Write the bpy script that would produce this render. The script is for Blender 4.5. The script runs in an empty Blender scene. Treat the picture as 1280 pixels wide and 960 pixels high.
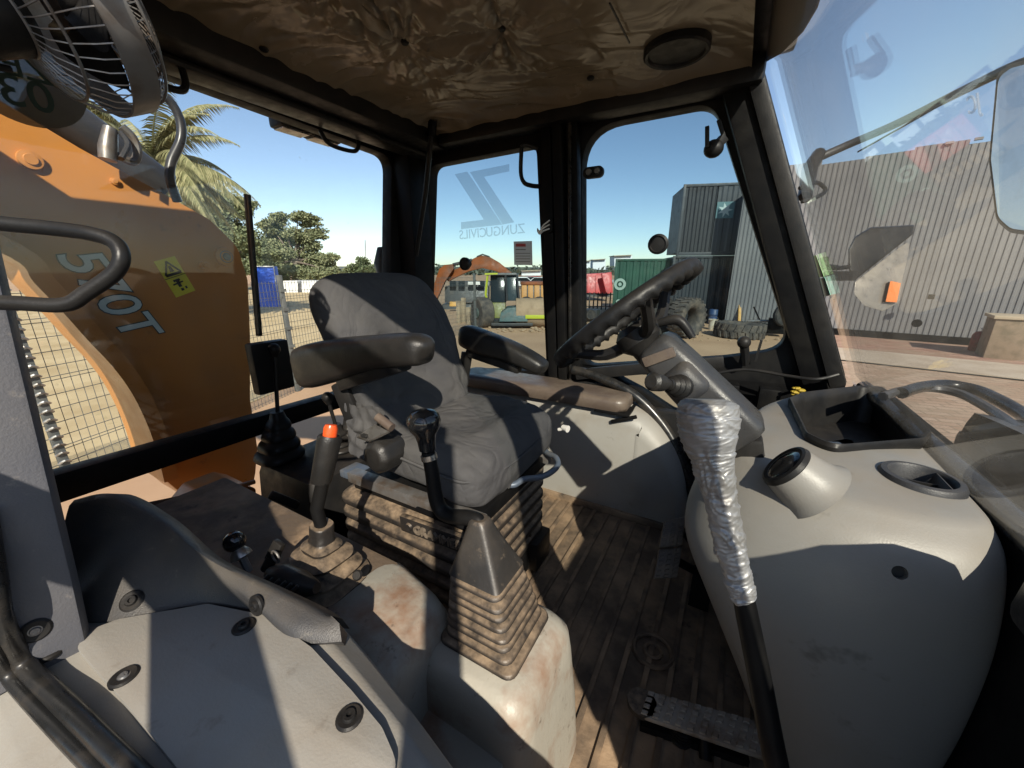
import bpy, bmesh, math, random
from mathutils import Vector, Matrix, noise
from mathutils.geometry import tessellate_polygon
random.seed(7)
V = Vector
scene = bpy.context.scene
col = scene.collection

# ------------------------------------------------------------------ camera, light, exposure
EYE = 2.1                                   # camera height above the yard
OFF = V((0, 0, EYE))                        # design coordinates have the eye at the origin
FPX, AZ, PITCH = 480.0, math.atan(285 / 500), math.atan(140 / 480)
cam_d = bpy.data.cameras.new('camera'); cam = bpy.data.objects.new('camera', cam_d); col.objects.link(cam)
cam.location = OFF
cam.rotation_euler = (math.pi / 2 - PITCH, 0, AZ)
cam_d.sensor_width = 36; cam_d.lens = FPX / 1280 * 36
cam_d.clip_start = 0.02; cam_d.clip_end = 3000
scene.camera = cam

SUN_TO = V((0.80, -1.0, 0.89)).normalized()  # towards the sun
el = math.asin(SUN_TO.z); az = math.atan2(SUN_TO.x, SUN_TO.y)
w = bpy.data.worlds.new('World'); scene.world = w; w.use_nodes = True
wn = w.node_tree.nodes; wl = w.node_tree.links
sky = wn.new('ShaderNodeTexSky'); sky.sky_type = 'NISHITA'; sky.sun_disc = False
sky.sun_elevation = el; sky.sun_rotation = az
sky.air_density = 1.0; sky.dust_density = 0.9; sky.ozone_density = 0.15; sky.altitude = 1500
wl.new(sky.outputs[0], wn['Background'].inputs['Color']); wn['Background'].inputs['Strength'].default_value = 0.122
sl = bpy.data.lights.new('sun', 'SUN'); sun = bpy.data.objects.new('sun', sl); col.objects.link(sun)
sl.energy = 5.0; sl.angle = math.radians(0.55); sl.color = (1.0, 0.91, 0.77)
sun.location = (0, 0, 30)
sun.rotation_euler = SUN_TO.to_track_quat('Z', 'Y').to_euler()
scene.view_settings.view_transform = 'Standard'; scene.view_settings.look = 'None'
scene.view_settings.exposure = 0.48; scene.view_settings.gamma = 1.0
scene.cycles.max_bounces = 8; scene.cycles.transparent_max_bounces = 24
scene.cycles.diffuse_bounces = 4; scene.cycles.glossy_bounces = 3
scene.cycles.caustics_reflective = False; scene.cycles.caustics_refractive = False
scene.cycles.sample_clamp_indirect = 6
scene.cycles.use_denoising = True

# ------------------------------------------------------------------ measuring the photograph
def ray(x, y):
    r = x - 640; u = 480 - y
    f = FPX * math.cos(PITCH) + u * math.sin(PITCH)
    z = -FPX * math.sin(PITCH) + u * math.cos(PITCH)
    return V((-f * math.sin(AZ) + r * math.cos(AZ), f * math.cos(AZ) + r * math.sin(AZ), z))
def U(x, y, X=None, Y=None, Z=None, S=None, P=None, N=None):
    """where the sight line through a photo pixel meets a real plane"""
    d = ray(x, y)
    if P is not None: return d * (P.dot(N) / d.dot(N))
    s = X / d.x if X is not None else Y / d.y if Y is not None else Z / d.z if Z is not None else S
    return d * s
GZ = -EYE
def G(x, y): return U(x, y, Z=GZ)

# ------------------------------------------------------------------ mesh helpers
class MB:
    def __init__(self): self.v = []; self.f = []
    def add(self, vs, fs):
        o = len(self.v); self.v += [V(p) for p in vs]; self.f += [tuple(i + o for i in f) for f in fs]; return self
    def box(self, c, s, R=None):
        c = V(c); p = []
        for z in (-1, 1):
            for x, y in ((-1, -1), (1, -1), (1, 1), (-1, 1)):
                q = V((x * s[0] / 2, y * s[1] / 2, z * s[2] / 2)); p.append(c + (R @ q if R else q))
        return self.add(p, [(3, 2, 1, 0), (4, 5, 6, 7), (0, 1, 5, 4), (1, 2, 6, 5), (2, 3, 7, 6), (3, 0, 4, 7)])
    def box2(self, a, b):
        a = V(a); b = V(b); return self.box((a + b) / 2, [abs(b[i] - a[i]) for i in range(3)])
    def bar(self, a, b, wd, ht, up=(0, 0, 1)):
        a = V(a); b = V(b); d = (b - a); L = d.length; d.normalize(); up = V(up)
        s = d.cross(up); s = s.normalized() if s.length > 1e-6 else d.orthogonal().normalized(); u = s.cross(d)
        return self.box((a + b) / 2, (L, wd, ht), Matrix((d, s, u)).transposed())
    def loft(self, secs, caps=True, closed=True, loop=False):
        n = len(secs[0]); vs = [p for s in secs for p in s]; fs = []
        m = len(secs)
        for i in range(m if loop else m - 1):
            for j in range(n if closed else n - 1):
                k = (j + 1) % n; a = i * n; b = ((i + 1) % m) * n
                fs.append((a + j, a + k, b + k, b + j))
        if caps and closed and not loop:
            fs.append(tuple(reversed(range(n)))); fs.append(tuple((m - 1) * n + j for j in range(n)))
        return self.add(vs, fs)
    def tube(self, pts, r, n=10, caps=True, smooth=0, loop=False):
        pts = [V(p) for p in pts]
        rr = list(r) if isinstance(r, (list, tuple)) else [r] * len(pts)
        if smooth:
            q = []; qr = []
            N = len(pts)
            for i in range(N if loop else N - 1):
                g = lambda k: pts[k % N] if loop else pts[max(0, min(N - 1, k))]
                p0, p1, p2, p3 = g(i - 1), g(i), g(i + 1), g(i + 2)
                for s in range(smooth):
                    t = s / smooth
                    q.append(.5 * ((2 * p1) + (p2 - p0) * t + (2 * p0 - 5 * p1 + 4 * p2 - p3) * t * t + (3 * p1 - p0 - 3 * p2 + p3) * t ** 3))
                    qr.append(rr[i] * (1 - t) + rr[(i + 1) % N] * t)
            if not loop: q.append(pts[-1]); qr.append(rr[-1])
            pts, rr = q, qr
        secs = []; prev = None; N = len(pts)
        for i, p in enumerate(pts):
            if loop: d = pts[(i + 1) % N] - pts[i - 1]
            else: d = pts[min(N - 1, i + 1)] - pts[max(0, i - 1)]
            d.normalize()
            if prev is None: u = d.orthogonal().normalized()
            else:
                u = prev - d * prev.dot(d); u = u.normalized() if u.length > 1e-6 else d.orthogonal().normalized()
            prev = u; s = d.cross(u)
            secs.append([p + (u * math.cos(a) + s * math.sin(a)) * rr[i] for a in (2 * math.pi * k / n for k in range(n))])
        return self.loft(secs, caps=caps and not loop, loop=loop)
    def lathe(self, prof, o, ax, n=24, caps=True):
        o = V(o); ax = V(ax).normalized(); u = ax.orthogonal().normalized(); s = ax.cross(u)
        return self.loft([[o + ax * h + (u * math.cos(a) + s * math.sin(a)) * r for a in (2 * math.pi * k / n for k in range(n))] for r, h in prof], caps=caps)
    def plate(self, loops, fn, t0, t1):
        """flat sheet of outline loops[0] with holes loops[1:], pushed from depth t0 to t1 by fn(u,v,t)"""
        flat = [p for l in loops for p in l]
        tri = tessellate_polygon([[V((p[0], p[1], 0)) for p in l] for l in loops])
        n = len(flat)
        vs = [fn(p[0], p[1], t0) for p in flat] + [fn(p[0], p[1], t1) for p in flat]
        fs = [tuple(t) for t in tri] + [tuple(i + n for i in reversed(t)) for t in tri]
        k = 0
        for l in loops:
            m = len(l)
            for i in range(m):
                j = (i + 1) % m; fs.append((k + i, k + j, n + k + j, n + k + i))
            k += m
        return self.add(vs, fs)
    def grid(self, fn, nu, nv):
        vs = [fn(i / nu, j / nv) for i in range(nu + 1) for j in range(nv + 1)]
        fs = [(i * (nv + 1) + j, (i + 1) * (nv + 1) + j, (i + 1) * (nv + 1) + j + 1, i * (nv + 1) + j + 1) for i in range(nu) for j in range(nv)]
        return self.add(vs, fs)
    def ball(self, c, r, n=14, m=9, sc=(1, 1, 1)):
        c = V(c); vs = [c + V((0, 0, r * sc[2]))]; fs = []
        for i in range(1, m):
            t = math.pi * i / m
            for j in range(n):
                a = 2 * math.pi * j / n
                vs.append(c + V((math.sin(t) * math.cos(a) * r * sc[0], math.sin(t) * math.sin(a) * r * sc[1], math.cos(t) * r * sc[2])))
        vs.append(c - V((0, 0, r * sc[2]))); L = len(vs) - 1
        for j in range(n): fs.append((0, 1 + j, 1 + (j + 1) % n)); fs.append((L, 1 + (m - 2) * n + (j + 1) % n, 1 + (m - 2) * n + j))
        for i in range(m - 2):
            for j in range(n):
                a = 1 + i * n; b = a + n; k = (j + 1) % n; fs.append((a + j, b + j, b + k, a + k))
        return self.add(vs, fs)

def rrect(wd, ht, r, n=5, cx=0, cy=0):
    r = min(r, wd / 2 - 1e-5, ht / 2 - 1e-5); out = []
    for qx, qy, a0 in ((1, 1, 0), (-1, 1, 90), (-1, -1, 180), (1, -1, 270)):
        for k in range(n + 1):
            a = math.radians(a0 + 90 * k / n)
            out.append((cx + qx * (wd / 2 - r) + r * math.cos(a), cy + qy * (ht / 2 - r) + r * math.sin(a)))
    return out
def rpoly(pts, rad, n=6):
    """round the corners of a 2-D polygon; rad one number or one per corner"""
    out = []; N = len(pts)
    for i in range(N):
        r = rad[i] if isinstance(rad, (list, tuple)) else rad
        p = V(pts[i][:2]); a = V(pts[i - 1][:2]) - p; b = V(pts[(i + 1) % N][:2]) - p
        la, lb = a.length, b.length; a.normalize(); b.normalize()
        ang = a.angle(b); 
        if r < 1e-6 or ang > 3.1: out.append((p.x, p.y)); continue
        t = min(r / math.tan(ang / 2), la * .49, lb * .49)
        s, e = p + a * t, p + b * t
        for k in range(n + 1):
            q = k / n; m = s * (1 - q) ** 2 + p * 2 * q * (1 - q) + e * q * q; out.append((m.x, m.y))
    return out
def spline(pts, n=6, loop=True):
    pts = [V(p) for p in pts]; N = len(pts); q = []
    for i in range(N if loop else N - 1):
        g = lambda k: pts[k % N] if loop else pts[max(0, min(N - 1, k))]
        p0, p1, p2, p3 = g(i - 1), g(i), g(i + 1), g(i + 2)
        for s in range(n):
            t = s / n
            q.append(.5 * ((2 * p1) + (p2 - p0) * t + (2 * p0 - 5 * p1 + 4 * p2 - p3) * t * t + (3 * p1 - p0 - 3 * p2 + p3) * t ** 3))
    if not loop: q.append(pts[-1])
    return q

ROOT = {}
def finish(bm, me, bev, smooth, sharp):
    bmesh.ops.remove_doubles(bm, verts=bm.verts, dist=1e-6)
    bmesh.ops.recalc_face_normals(bm, faces=bm.faces)
    if bev:
        es = [e for e in bm.edges if len(e.link_faces) == 2 and e.calc_face_angle(0) > math.radians(30)]
        bmesh.ops.bevel(bm, geom=es, offset=bev, segments=2, profile=.6, affect='EDGES', clamp_overlap=True)
    for f in bm.faces: f.smooth = smooth
    if smooth:
        for e in bm.edges:
            if len(e.link_faces) == 2 and e.calc_face_angle(0) > math.radians(sharp): e.smooth = False
    bm.to_mesh(me); bm.free()
def make_mesh(name, b, mat, bev=0, smooth=True, sharp=38, origin=None):
    o = OFF if origin is None else V(origin)
    me = bpy.data.meshes.new(name)
    me.from_pydata([tuple(p + o) for p in b.v], [], b.f)
    bm = bmesh.new(); bm.from_mesh(me); finish(bm, me, bev, smooth, sharp)
    me.materials.append(mat)
    return me
def obj(name, b, mat, parent=None, bev=0, smooth=True, sharp=38):
    """link a builder as ONE mesh object (a part when it has a parent)"""
    rl = ROOT.get(parent.name, V((0, 0, 0))) if parent else V((0, 0, 0))
    me = make_mesh(name, b, mat, bev, smooth, sharp, OFF - rl)
    o = bpy.data.objects.new(name, me); col.objects.link(o)
    if parent: o.parent = parent; ROOT[o.name] = rl
    return o
def at_part(name, me, parent, loc, R=None):
    """one more object of a shared mesh, at a place of its own"""
    rl = ROOT.get(parent.name, V((0, 0, 0)))
    o = bpy.data.objects.new(name, me); col.objects.link(o); o.parent = parent
    o.location = V(loc) + OFF - rl
    if R is not None: o.rotation_euler = R.to_euler()
    ROOT[o.name] = rl + o.location
    return o
def thing(name, label, cat, loc=(0, 0, 0), group=None):
    o = bpy.data.objects.new(name, None); col.objects.link(o); o.location = V(loc) + OFF
    o.empty_display_size = .1
    o['label'] = label; o['category'] = cat
    if group: o['group'] = group
    ROOT[o.name] = o.location.copy()
    return o
def tag(o, label, cat, group=None):
    o['label'] = label; o['category'] = cat
    if group: o['group'] = group
    return o
def struct(name, b, mat, **k):
    o = obj(name, b, mat, None, **k); o['kind'] = 'structure'; return o
def cut(o, b):
    """subtract a closed builder from an object's mesh"""
    rl = ROOT.get(o.name, V((0, 0, 0)))
    me = make_mesh('cutter', b, o.data.materials[0], origin=OFF - rl)
    c = bpy.data.objects.new('cutter', me); col.objects.link(c); c.matrix_world = o.matrix_world.copy()
    if o.parent: c.parent = o.parent
    m = o.modifiers.new('cut', 'BOOLEAN'); m.object = c; m.operation = 'DIFFERENCE'; m.solver = 'EXACT'; m.use_self = True
    dg = bpy.context.evaluated_depsgraph_get(); dg.update()
    new = bpy.data.meshes.new_from_object(o.evaluated_get(dg))
    o.modifiers.clear(); bpy.data.objects.remove(c)
    bm = bmesh.new(); bm.from_mesh(new)
    for f in bm.faces: f.smooth = True
    for e in bm.edges:
        e.smooth = not (len(e.link_faces) == 2 and e.calc_face_angle(0) > math.radians(38))
    bm.to_mesh(new); bm.free()
    new.name = o.data.name; o.data = new
def hit(o, px, py):
    """where the sight line through a photo pixel meets an object already built (design coordinates) and the normal there"""
    from mathutils.bvhtree import BVHTree
    rl = ROOT.get(o.name, V((0, 0, 0))); me = o.data
    t = BVHTree.FromPolygons([v.co + rl - OFF for v in me.vertices], [p.vertices for p in me.polygons])
    d = ray(px, py).normalized(); loc, n, i, dist = t.ray_cast(V((0, 0, 0)), d)
    if loc is None: loc, n, i, dist = t.find_nearest(d * 1.0)
    if n.dot(d) > 0: n = -n
    return loc, n
def text(name, body, mat, parent, org, xd, up, size, ext=.001, offset=0, shear=0, mirror=False, align='CENTER'):
    c = bpy.data.curves.new('t', 'FONT'); c.body = body; c.size = 1; c.extrude = ext / size; c.offset = offset; c.shear = shear
    c.align_x = align; c.align_y = 'CENTER'; c.resolution_u = 4
    t = bpy.data.objects.new('t', c); col.objects.link(t)
    dg = bpy.context.evaluated_depsgraph_get(); dg.update()
    me = bpy.data.meshes.new_from_object(t.evaluated_get(dg)); bpy.data.objects.remove(t)
    xd = V(xd).normalized(); up = V(up); up = (up - xd * up.dot(xd)).normalized(); nn = xd.cross(up)
    if mirror: xd = -xd
    b = MB(); b.v = [V(org) + xd * p.co.x * size + up * p.co.y * size + nn * p.co.z * size for p in me.vertices]
    b.f = [tuple(p.vertices) for p in me.polygons]
    return obj(name, b, mat, parent, smooth=False)

# ------------------------------------------------------------------ materials
def nodes(name):
    m = bpy.data.materials.new(name); m.use_nodes = True
    return m, m.node_tree.nodes, m.node_tree.links, m.node_tree.nodes['Principled BSDF']
def pbr(name, c, rough=.5, metal=0, c2=None, sc=6, lo=.45, hi=.65, bump=.0, bsc=60, c3=None, sc3=40, a3=.3, rv=.12, spec=None, up=None, coat=0, wr=None):
    """base colour with worn patches c2 (noise), fine specks c3, dust on upward faces, relief and uneven gloss"""
    m, n, l, p = nodes(name)
    tc = n.new('ShaderNodeTexCoord'); geo = tc.outputs['Object']
    colr = None
    def noise_n(s, d=5, r=.6):
        t = n.new('ShaderNodeTexNoise'); t.inputs['Scale'].default_value = s; t.inputs['Detail'].default_value = d; t.inputs['Roughness'].default_value = r
        l.new(geo, t.inputs['Vector']); return t
    def ramp(src, a, b_):
        r = n.new('ShaderNodeMapRange'); r.inputs[1].default_value = a; r.inputs[2].default_value = b_; r.clamp = True
        l.new(src, r.inputs[0]); return r.outputs[0]
    def mix(f, a, b_):
        x = n.new('ShaderNodeMix'); x.data_type = 'RGBA'
        l.new(f, x.inputs[0])
        for i, q in ((6, a), (7, b_)):
            if isinstance(q, tuple): x.inputs[i].default_value = q[:3] + (1,)
            else: l.new(q, x.inputs[i])
        return x.outputs[2]
    n1 = noise_n(sc)
    cur = c
    if c2: cur = mix(ramp(n1.outputs[0], lo, hi), cur, c2)
    if c3:
        n3 = noise_n(sc3, 4, .7); f3 = ramp(n3.outputs[0], .62, .72)
        mm = n.new('ShaderNodeMath'); mm.operation = 'MULTIPLY'; mm.inputs[1].default_value = a3; l.new(f3, mm.inputs[0])
        cur = mix(mm.outputs[0], cur, c3)
    if up:
        g = n.new('ShaderNodeNewGeometry'); sx = n.new('ShaderNodeSeparateXYZ'); l.new(g.outputs['Normal'], sx.inputs[0])
        fu = ramp(sx.outputs[2], up[2] if len(up) > 2 else .2, .95); nu = noise_n(sc * 2.3); fn_ = ramp(nu.outputs[0], .3, .7)
        mm = n.new('ShaderNodeMath'); mm.operation = 'MULTIPLY'; l.new(fu, mm.inputs[0]); l.new(fn_, mm.inputs[1])
        m2 = n.new('ShaderNodeMath'); m2.operation = 'MULTIPLY'; m2.inputs[1].default_value = up[1]; l.new(mm.outputs[0], m2.inputs[0])
        cur = mix(m2.outputs[0], cur, up[0])
    if isinstance(cur, tuple): p.inputs['Base Color'].default_value = cur + (1,)
    else: l.new(cur, p.inputs['Base Color'])
    rr = n.new('ShaderNodeMapRange'); rr.inputs[1].default_value = .3; rr.inputs[2].default_value = .7
    rr.inputs[3].default_value = max(.03, rough - rv); rr.inputs[4].default_value = min(1, rough + rv)
    nr = noise_n(sc * 3); l.new(nr.outputs[0], rr.inputs[0]); l.new(rr.outputs[0], p.inputs['Roughness'])
    p.inputs['Metallic'].default_value = metal
    if spec is not None: p.inputs['Specular IOR Level'].default_value = spec
    if coat: p.inputs['Coat Weight'].default_value = coat; p.inputs['Coat Roughness'].default_value = .15
    if bump:
        b = n.new('ShaderNodeBump'); b.inputs['Strength'].default_value = bump; b.inputs['Distance'].default_value = .004
        nb = noise_n(bsc, 3, .6); l.new(nb.outputs[0], b.inputs['Height']); l.new(b.outputs[0], p.inputs['Normal'])
        if wr:
            b2 = n.new('ShaderNodeBump'); b2.inputs['Strength'].default_value = wr[1]; b2.inputs['Distance'].default_value = wr[2]
            nw = noise_n(wr[0], 2, .5); nw.inputs['Distortion'].default_value = 1.2
            s1 = n.new('ShaderNodeMath'); s1.operation = 'SUBTRACT'; l.new(nw.outputs[0], s1.inputs[0]); s1.inputs[1].default_value = .5
            s2 = n.new('ShaderNodeMath'); s2.operation = 'ABSOLUTE'; l.new(s1.outputs[0], s2.inputs[0])
            l.new(s2.outputs[0], b2.inputs['Height']); l.new(b2.outputs[0], b.inputs['Normal'])
    return m
def glass(name, tint, dust=.03, refl=1.0, speck=.12):
    m = bpy.data.materials.new(name); m.use_nodes = True; n = m.node_tree.nodes; l = m.node_tree.links
    n.remove(n['Principled BSDF']); out = n['Material Output']
    tr = n.new('ShaderNodeBsdfTransparent'); tr.inputs[0].default_value = tint + (1,)
    gl = n.new('ShaderNodeBsdfGlossy'); gl.inputs['Roughness'].default_value = 0.02; gl.inputs[0].default_value = (1, 1, 1, 1)
    g = n.new('ShaderNodeNewGeometry'); dt = n.new('ShaderNodeVectorMath'); dt.operation = 'DOT_PRODUCT'
    l.new(g.outputs['Incoming'], dt.inputs[0]); l.new(g.outputs['Normal'], dt.inputs[1])
    def mth(op, a, b=None):
        x = n.new('ShaderNodeMath'); x.operation = op
        for i, q in ((0, a), (1, b)):
            if q is None: continue
            if isinstance(q, (int, float)): x.inputs[i].default_value = q
            else: l.new(q, x.inputs[i])
        return x.outputs[0]
    c = mth('ABSOLUTE', dt.outputs['Value']); f = mth('POWER', mth('SUBTRACT', 1.0, c), 5.0)
    f = mth('ADD', mth('MULTIPLY', f, .6 * refl), .022 * refl)
    mx = n.new('ShaderNodeMixShader'); l.new(f, mx.inputs[0]); l.new(tr.outputs[0], mx.inputs[1]); l.new(gl.outputs[0], mx.inputs[2])
    tc = n.new('ShaderNodeTexCoord'); nz = n.new('ShaderNodeTexNoise'); nz.inputs['Scale'].default_value = 5; nz.inputs['Detail'].default_value = 6; nz.inputs['Roughness'].default_value = .65
    l.new(tc.outputs['Object'], nz.inputs['Vector'])
    n2 = n.new('ShaderNodeTexNoise'); n2.inputs['Scale'].default_value = 38; n2.inputs['Detail'].default_value = 2; l.new(tc.outputs['Object'], n2.inputs['Vector'])
    sp = n.new('ShaderNodeMapRange'); sp.inputs[1].default_value = .74; sp.inputs[2].default_value = .79; sp.inputs[4].default_value = speck; l.new(n2.outputs[0], sp.inputs[0])
    du = n.new('ShaderNodeMapRange'); du.inputs[1].default_value = .35; du.inputs[2].default_value = .75; du.inputs[3].default_value = dust * .5; du.inputs[4].default_value = dust * 1.6
    l.new(nz.outputs[0], du.inputs[0])
    fd = mth('ADD', du.outputs[0], sp.outputs[0] if dust > .001 else 0.0)
    df = n.new('ShaderNodeBsdfTranslucent'); df.inputs[0].default_value = (.75, .68, .58, 1)
    d2 = n.new('ShaderNodeBsdfDiffuse'); d2.inputs[0].default_value = (.55, .5, .42, 1)
    ds = n.new('ShaderNodeMixShader'); ds.inputs[0].default_value = .5; l.new(df.outputs[0], ds.inputs[1]); l.new(d2.outputs[0], ds.inputs[2])
    m2 = n.new('ShaderNodeMixShader'); l.new(fd, m2.inputs[0]); l.new(mx.outputs[0], m2.inputs[1]); l.new(ds.outputs[0], m2.inputs[2])
    l.new(m2.outputs[0], out.inputs['Surface'])
    return m
def film(name, c, a):
    m = bpy.data.materials.new(name); m.use_nodes = True; n = m.node_tree.nodes; l = m.node_tree.links
    p = n['Principled BSDF']; p.inputs['Base Color'].default_value = c + (1,); p.inputs['Roughness'].default_value = .6
    p.inputs['Alpha'].default_value = a
    return m

DUST = (.30, .22, .14)
grey_plastic = pbr('grey_plastic', (.30, .29, .265), .5, c2=(.24, .21, .17), sc=3.5, lo=.5, hi=.8, bump=.12, bsc=260, c3=(.12, .10, .08), sc3=22, a3=.35, up=(DUST, .25))
dash_plastic = pbr('dash_plastic', (.25, .24, .22), .47, c2=(.21, .19, .16), sc=3, lo=.5, hi=.8, bump=.10, bsc=300, c3=(.08, .07, .06), sc3=9, a3=.5, up=(DUST, .3))
grime_plastic = pbr('grimy_plastic', (.35, .33, .28), .55, c2=(.24, .15, .10), sc=7, lo=.5, hi=.68, bump=.2, bsc=90, c3=(.1, .07, .05), sc3=26, a3=.7)
black_plastic = pbr('black_plastic', (.011, .011, .0115), .45, c2=(.022, .02, .018), sc=9, lo=.4, hi=.75, bump=.1, bsc=240, up=((.10, .08, .06), .18), spec=.25)
black_metal = pbr('black_metal', (.0055, .0055, .006), .5, c2=(.010, .0095, .009), sc=8, bump=.05, bsc=120, spec=.14)
charcoal = pbr('charcoal_trim', (.034, .035, .039), .48, c2=(.06, .055, .048), sc=6, lo=.45, hi=.75, bump=.25, bsc=420, c3=(.17, .15, .12), sc3=55, a3=.35, up=((.14, .115, .085), .35))
pillar_paint = pbr('pillar_paint', (.085, .087, .10), .5, c2=(.11, .107, .11), sc=5, lo=.4, hi=.8, bump=.2, bsc=300, c3=(.28, .25, .22), sc3=45, a3=.3)
rubber = pbr('rubber', (.026, .024, .022), .45, c2=(.06, .05, .04), sc=9, lo=.45, hi=.75, bump=.1, bsc=150, c3=(.16, .125, .09), sc3=45, a3=.5, up=((.20, .14, .085), .4, .5))
dusty_rubber = pbr('dusty_rubber', (.018, .016, .015), .5, c2=(.04, .032, .026), sc=16, lo=.45, hi=.7, bump=.25, bsc=110, up=((.34, .25, .165), .85, .35), c3=(.10, .075, .05), sc3=30, a3=.4)
seal_rubber = pbr('seal_rubber', (.014, .014, .014), .3, c2=(.06, .05, .04), sc=12, lo=.5, hi=.8)
seat_cloth = pbr('seat_cloth', (.064, .064, .067), .85, c2=(.085, .083, .08), sc=5, lo=.4, hi=.7, bump=.35, bsc=700, spec=.2, wr=(6.0, .40, .05))
armrest_vinyl = pbr('armrest_vinyl', (.014, .0135, .013), .4, c2=(.028, .025, .022), sc=9, lo=.45, hi=.75, bump=.25, bsc=300)
pad_vinyl = pbr('pad_vinyl', (.10, .075, .06), .42, c2=(.14, .11, .085), sc=8, bump=.2, bsc=200)
headliner_vinyl = pbr('headliner_vinyl', (.30, .25, .18), .20, c2=(.21, .17, .115), sc=3, lo=.4, hi=.7, bump=.15, bsc=40, wr=(5, .45, .03))
floor_mat_m = pbr('floor_mat', (.11, .08, .055), .7, c2=(.36, .25, .155), sc=5, lo=.42, hi=.66, bump=.4, bsc=70, c3=(.02, .017, .014), sc3=14, a3=.7)
silver_tape = pbr('silver_tape', (.33, .33, .335), .42, .4, c2=(.25, .24, .225), sc=14, lo=.4, hi=.7, bump=.2, bsc=60, c3=(.12, .095, .08), sc3=18, a3=.75)
chrome = pbr('bare_steel', (.55, .53, .50), .35, .9, c2=(.3, .26, .22), sc=20)
dull_steel = pbr('dull_steel', (.22, .215, .21), .45, .6, c2=(.16, .12, .09), sc=18, lo=.45, hi=.7)
knob_gloss = pbr('knob_gloss', (.01, .01, .011), .12, c2=(.02, .02, .02), sc=8, rv=.06, coat=.4)
blue_steel = pbr('blue_grey_steel', (.10, .125, .165), .4, .2, c2=(.15, .15, .15), sc=20)
orange_paint = pbr('orange_paint', (.55, .228, .05), .38, c2=(.44, .20, .065), sc=3, lo=.42, hi=.75, c3=(.16, .08, .04), sc3=12, a3=.3, bump=.05, bsc=60, coat=.25)
orange_dull = pbr('dull_orange_paint', (.50, .17, .03), .5, c2=(.3, .12, .04), sc=5, lo=.45, hi=.7, up=(DUST, .6))
red_button = pbr('red_button', (.75, .09, .02), .3)
decal_white = pbr('decal_pale_blue', (.56, .70, .72), .45, c2=(.48, .62, .64), sc=10)
decal_dark = pbr('decal_dark', (.02, .05, .055), .5)
decal_yellow = pbr('decal_yellow', (.72, .66, .05), .45, c2=(.62, .55, .08), sc=10)
print_black = pbr('print_black', (.02, .02, .02), .5)
paper = pbr('paper', (.62, .60, .56), .7, c2=(.52, .48, .42), sc=12)
paper_pink = film('notice_sheet', (.52, .42, .42), .75)
print_red = film('print_red', (.45, .05, .05), .9)
print_grey = film('print_grey', (.10, .06, .06), .8)
green_decal = pbr('green_decal', (.35, .62, .28), .5, c2=(.55, .7, .4), sc=40)
teal_decal = pbr('teal_decal', (.25, .58, .45), .5, c2=(.6, .72, .6), sc=50)
hood_paint = pbr('hood_paint', (.03, .032, .037), .35, c2=(.055, .053, .052), sc=4, lo=.4, hi=.75, up=((.13, .115, .10), .45))
amber = pbr('amber_plastic', (.75, .22, .05), .3)
mirror_m = pbr('mirror_glass', (.42, .42, .41), .08, 1.0, c2=(.3, .28, .25), sc=9, lo=.5, hi=.9, rv=.04)
clear_glass = glass('clear_glass', (.97, .985, .98), .009)
tinted_glass = glass('tinted_glass', (.70, .775, .79), .004, .16, 0.0)
screen_glass = glass('windscreen_glass', (.955, .97, .965), .032, 1.0)
vehicle_glass = pbr('vehicle_glass', (.012, .018, .02), .12, rv=.05, spec=.25)
sticker_film = film('window_logo', (.03, .07, .09), .17)
disc_film = film('disc_film', (.13, .11, .08), .72)
disc_text = film('disc_text', (.02, .05, .04), .97)
# ------------------------------------------------------------------ the cab shell
FLOOR = -1.10; RY = 1.80; RX = -1.67
cab = thing('loader_cab', 'black framed cab shell with tan padded roof, grey fenders and dusty floor around the seat', 'cab', (-.6, .9, FLOOR))

def xz(px, py, Y=RY): p = U(px, py, Y=Y); return (p.x, p.z)
# right hand wall, one black steel frame with three glazed openings
q_hole = rpoly([xz(537, 207), xz(670, 181), xz(683, 463), xz(531, 463)], [.06, .05, .06, .05])
s_hole = rpoly([xz(727, 160), xz(892, 128), xz(990, 436), xz(905, 447), xz(728, 458)], [.16, .10, .09, .3, .07], 8)
t_hole = rpoly([xz(762, 467), xz(836, 470), xz(850, 520), xz(800, 487)], [.02, .02, .02, .02])
def WX(z): return .40 - .40 * (z + .39)              # windscreen plane X at height z
wall_out = [(-1.75, -1.14), (-1.75, .80), (WX(.80) - .012, .80), (WX(-.39) + .0, -.39), (.40, -.42), (.43, -1.14)]
b = MB().plate([wall_out, q_hole, s_hole, t_hole], lambda u, v, t: V((u, t, v)), RY, RY + .07)
wall_r = obj('side_frame', b, black_metal, cab, bev=.006)
# rear wall
def yz(px, py): p = U(px, py, X=RX); return (p.y, p.z)
ru_hole = rpoly([(.13, .625), yz(490, 196), yz(486, 474), (.13, -.575)], [.02, .07, .06, .03])
rl_hole = rpoly([(.13, -.665), (1.42, -.665), (1.42, -1.06), (.13, -1.06)], .03)
b = MB().plate([[(.02, -1.14), (.02, .80), (RY + .06, .80), (RY + .06, -1.14)], ru_hole, rl_hole], lambda u, v, t: V((t, u, v)), RX - .07, RX)
obj('rear_frame', b, black_metal, cab, bev=.006)
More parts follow.
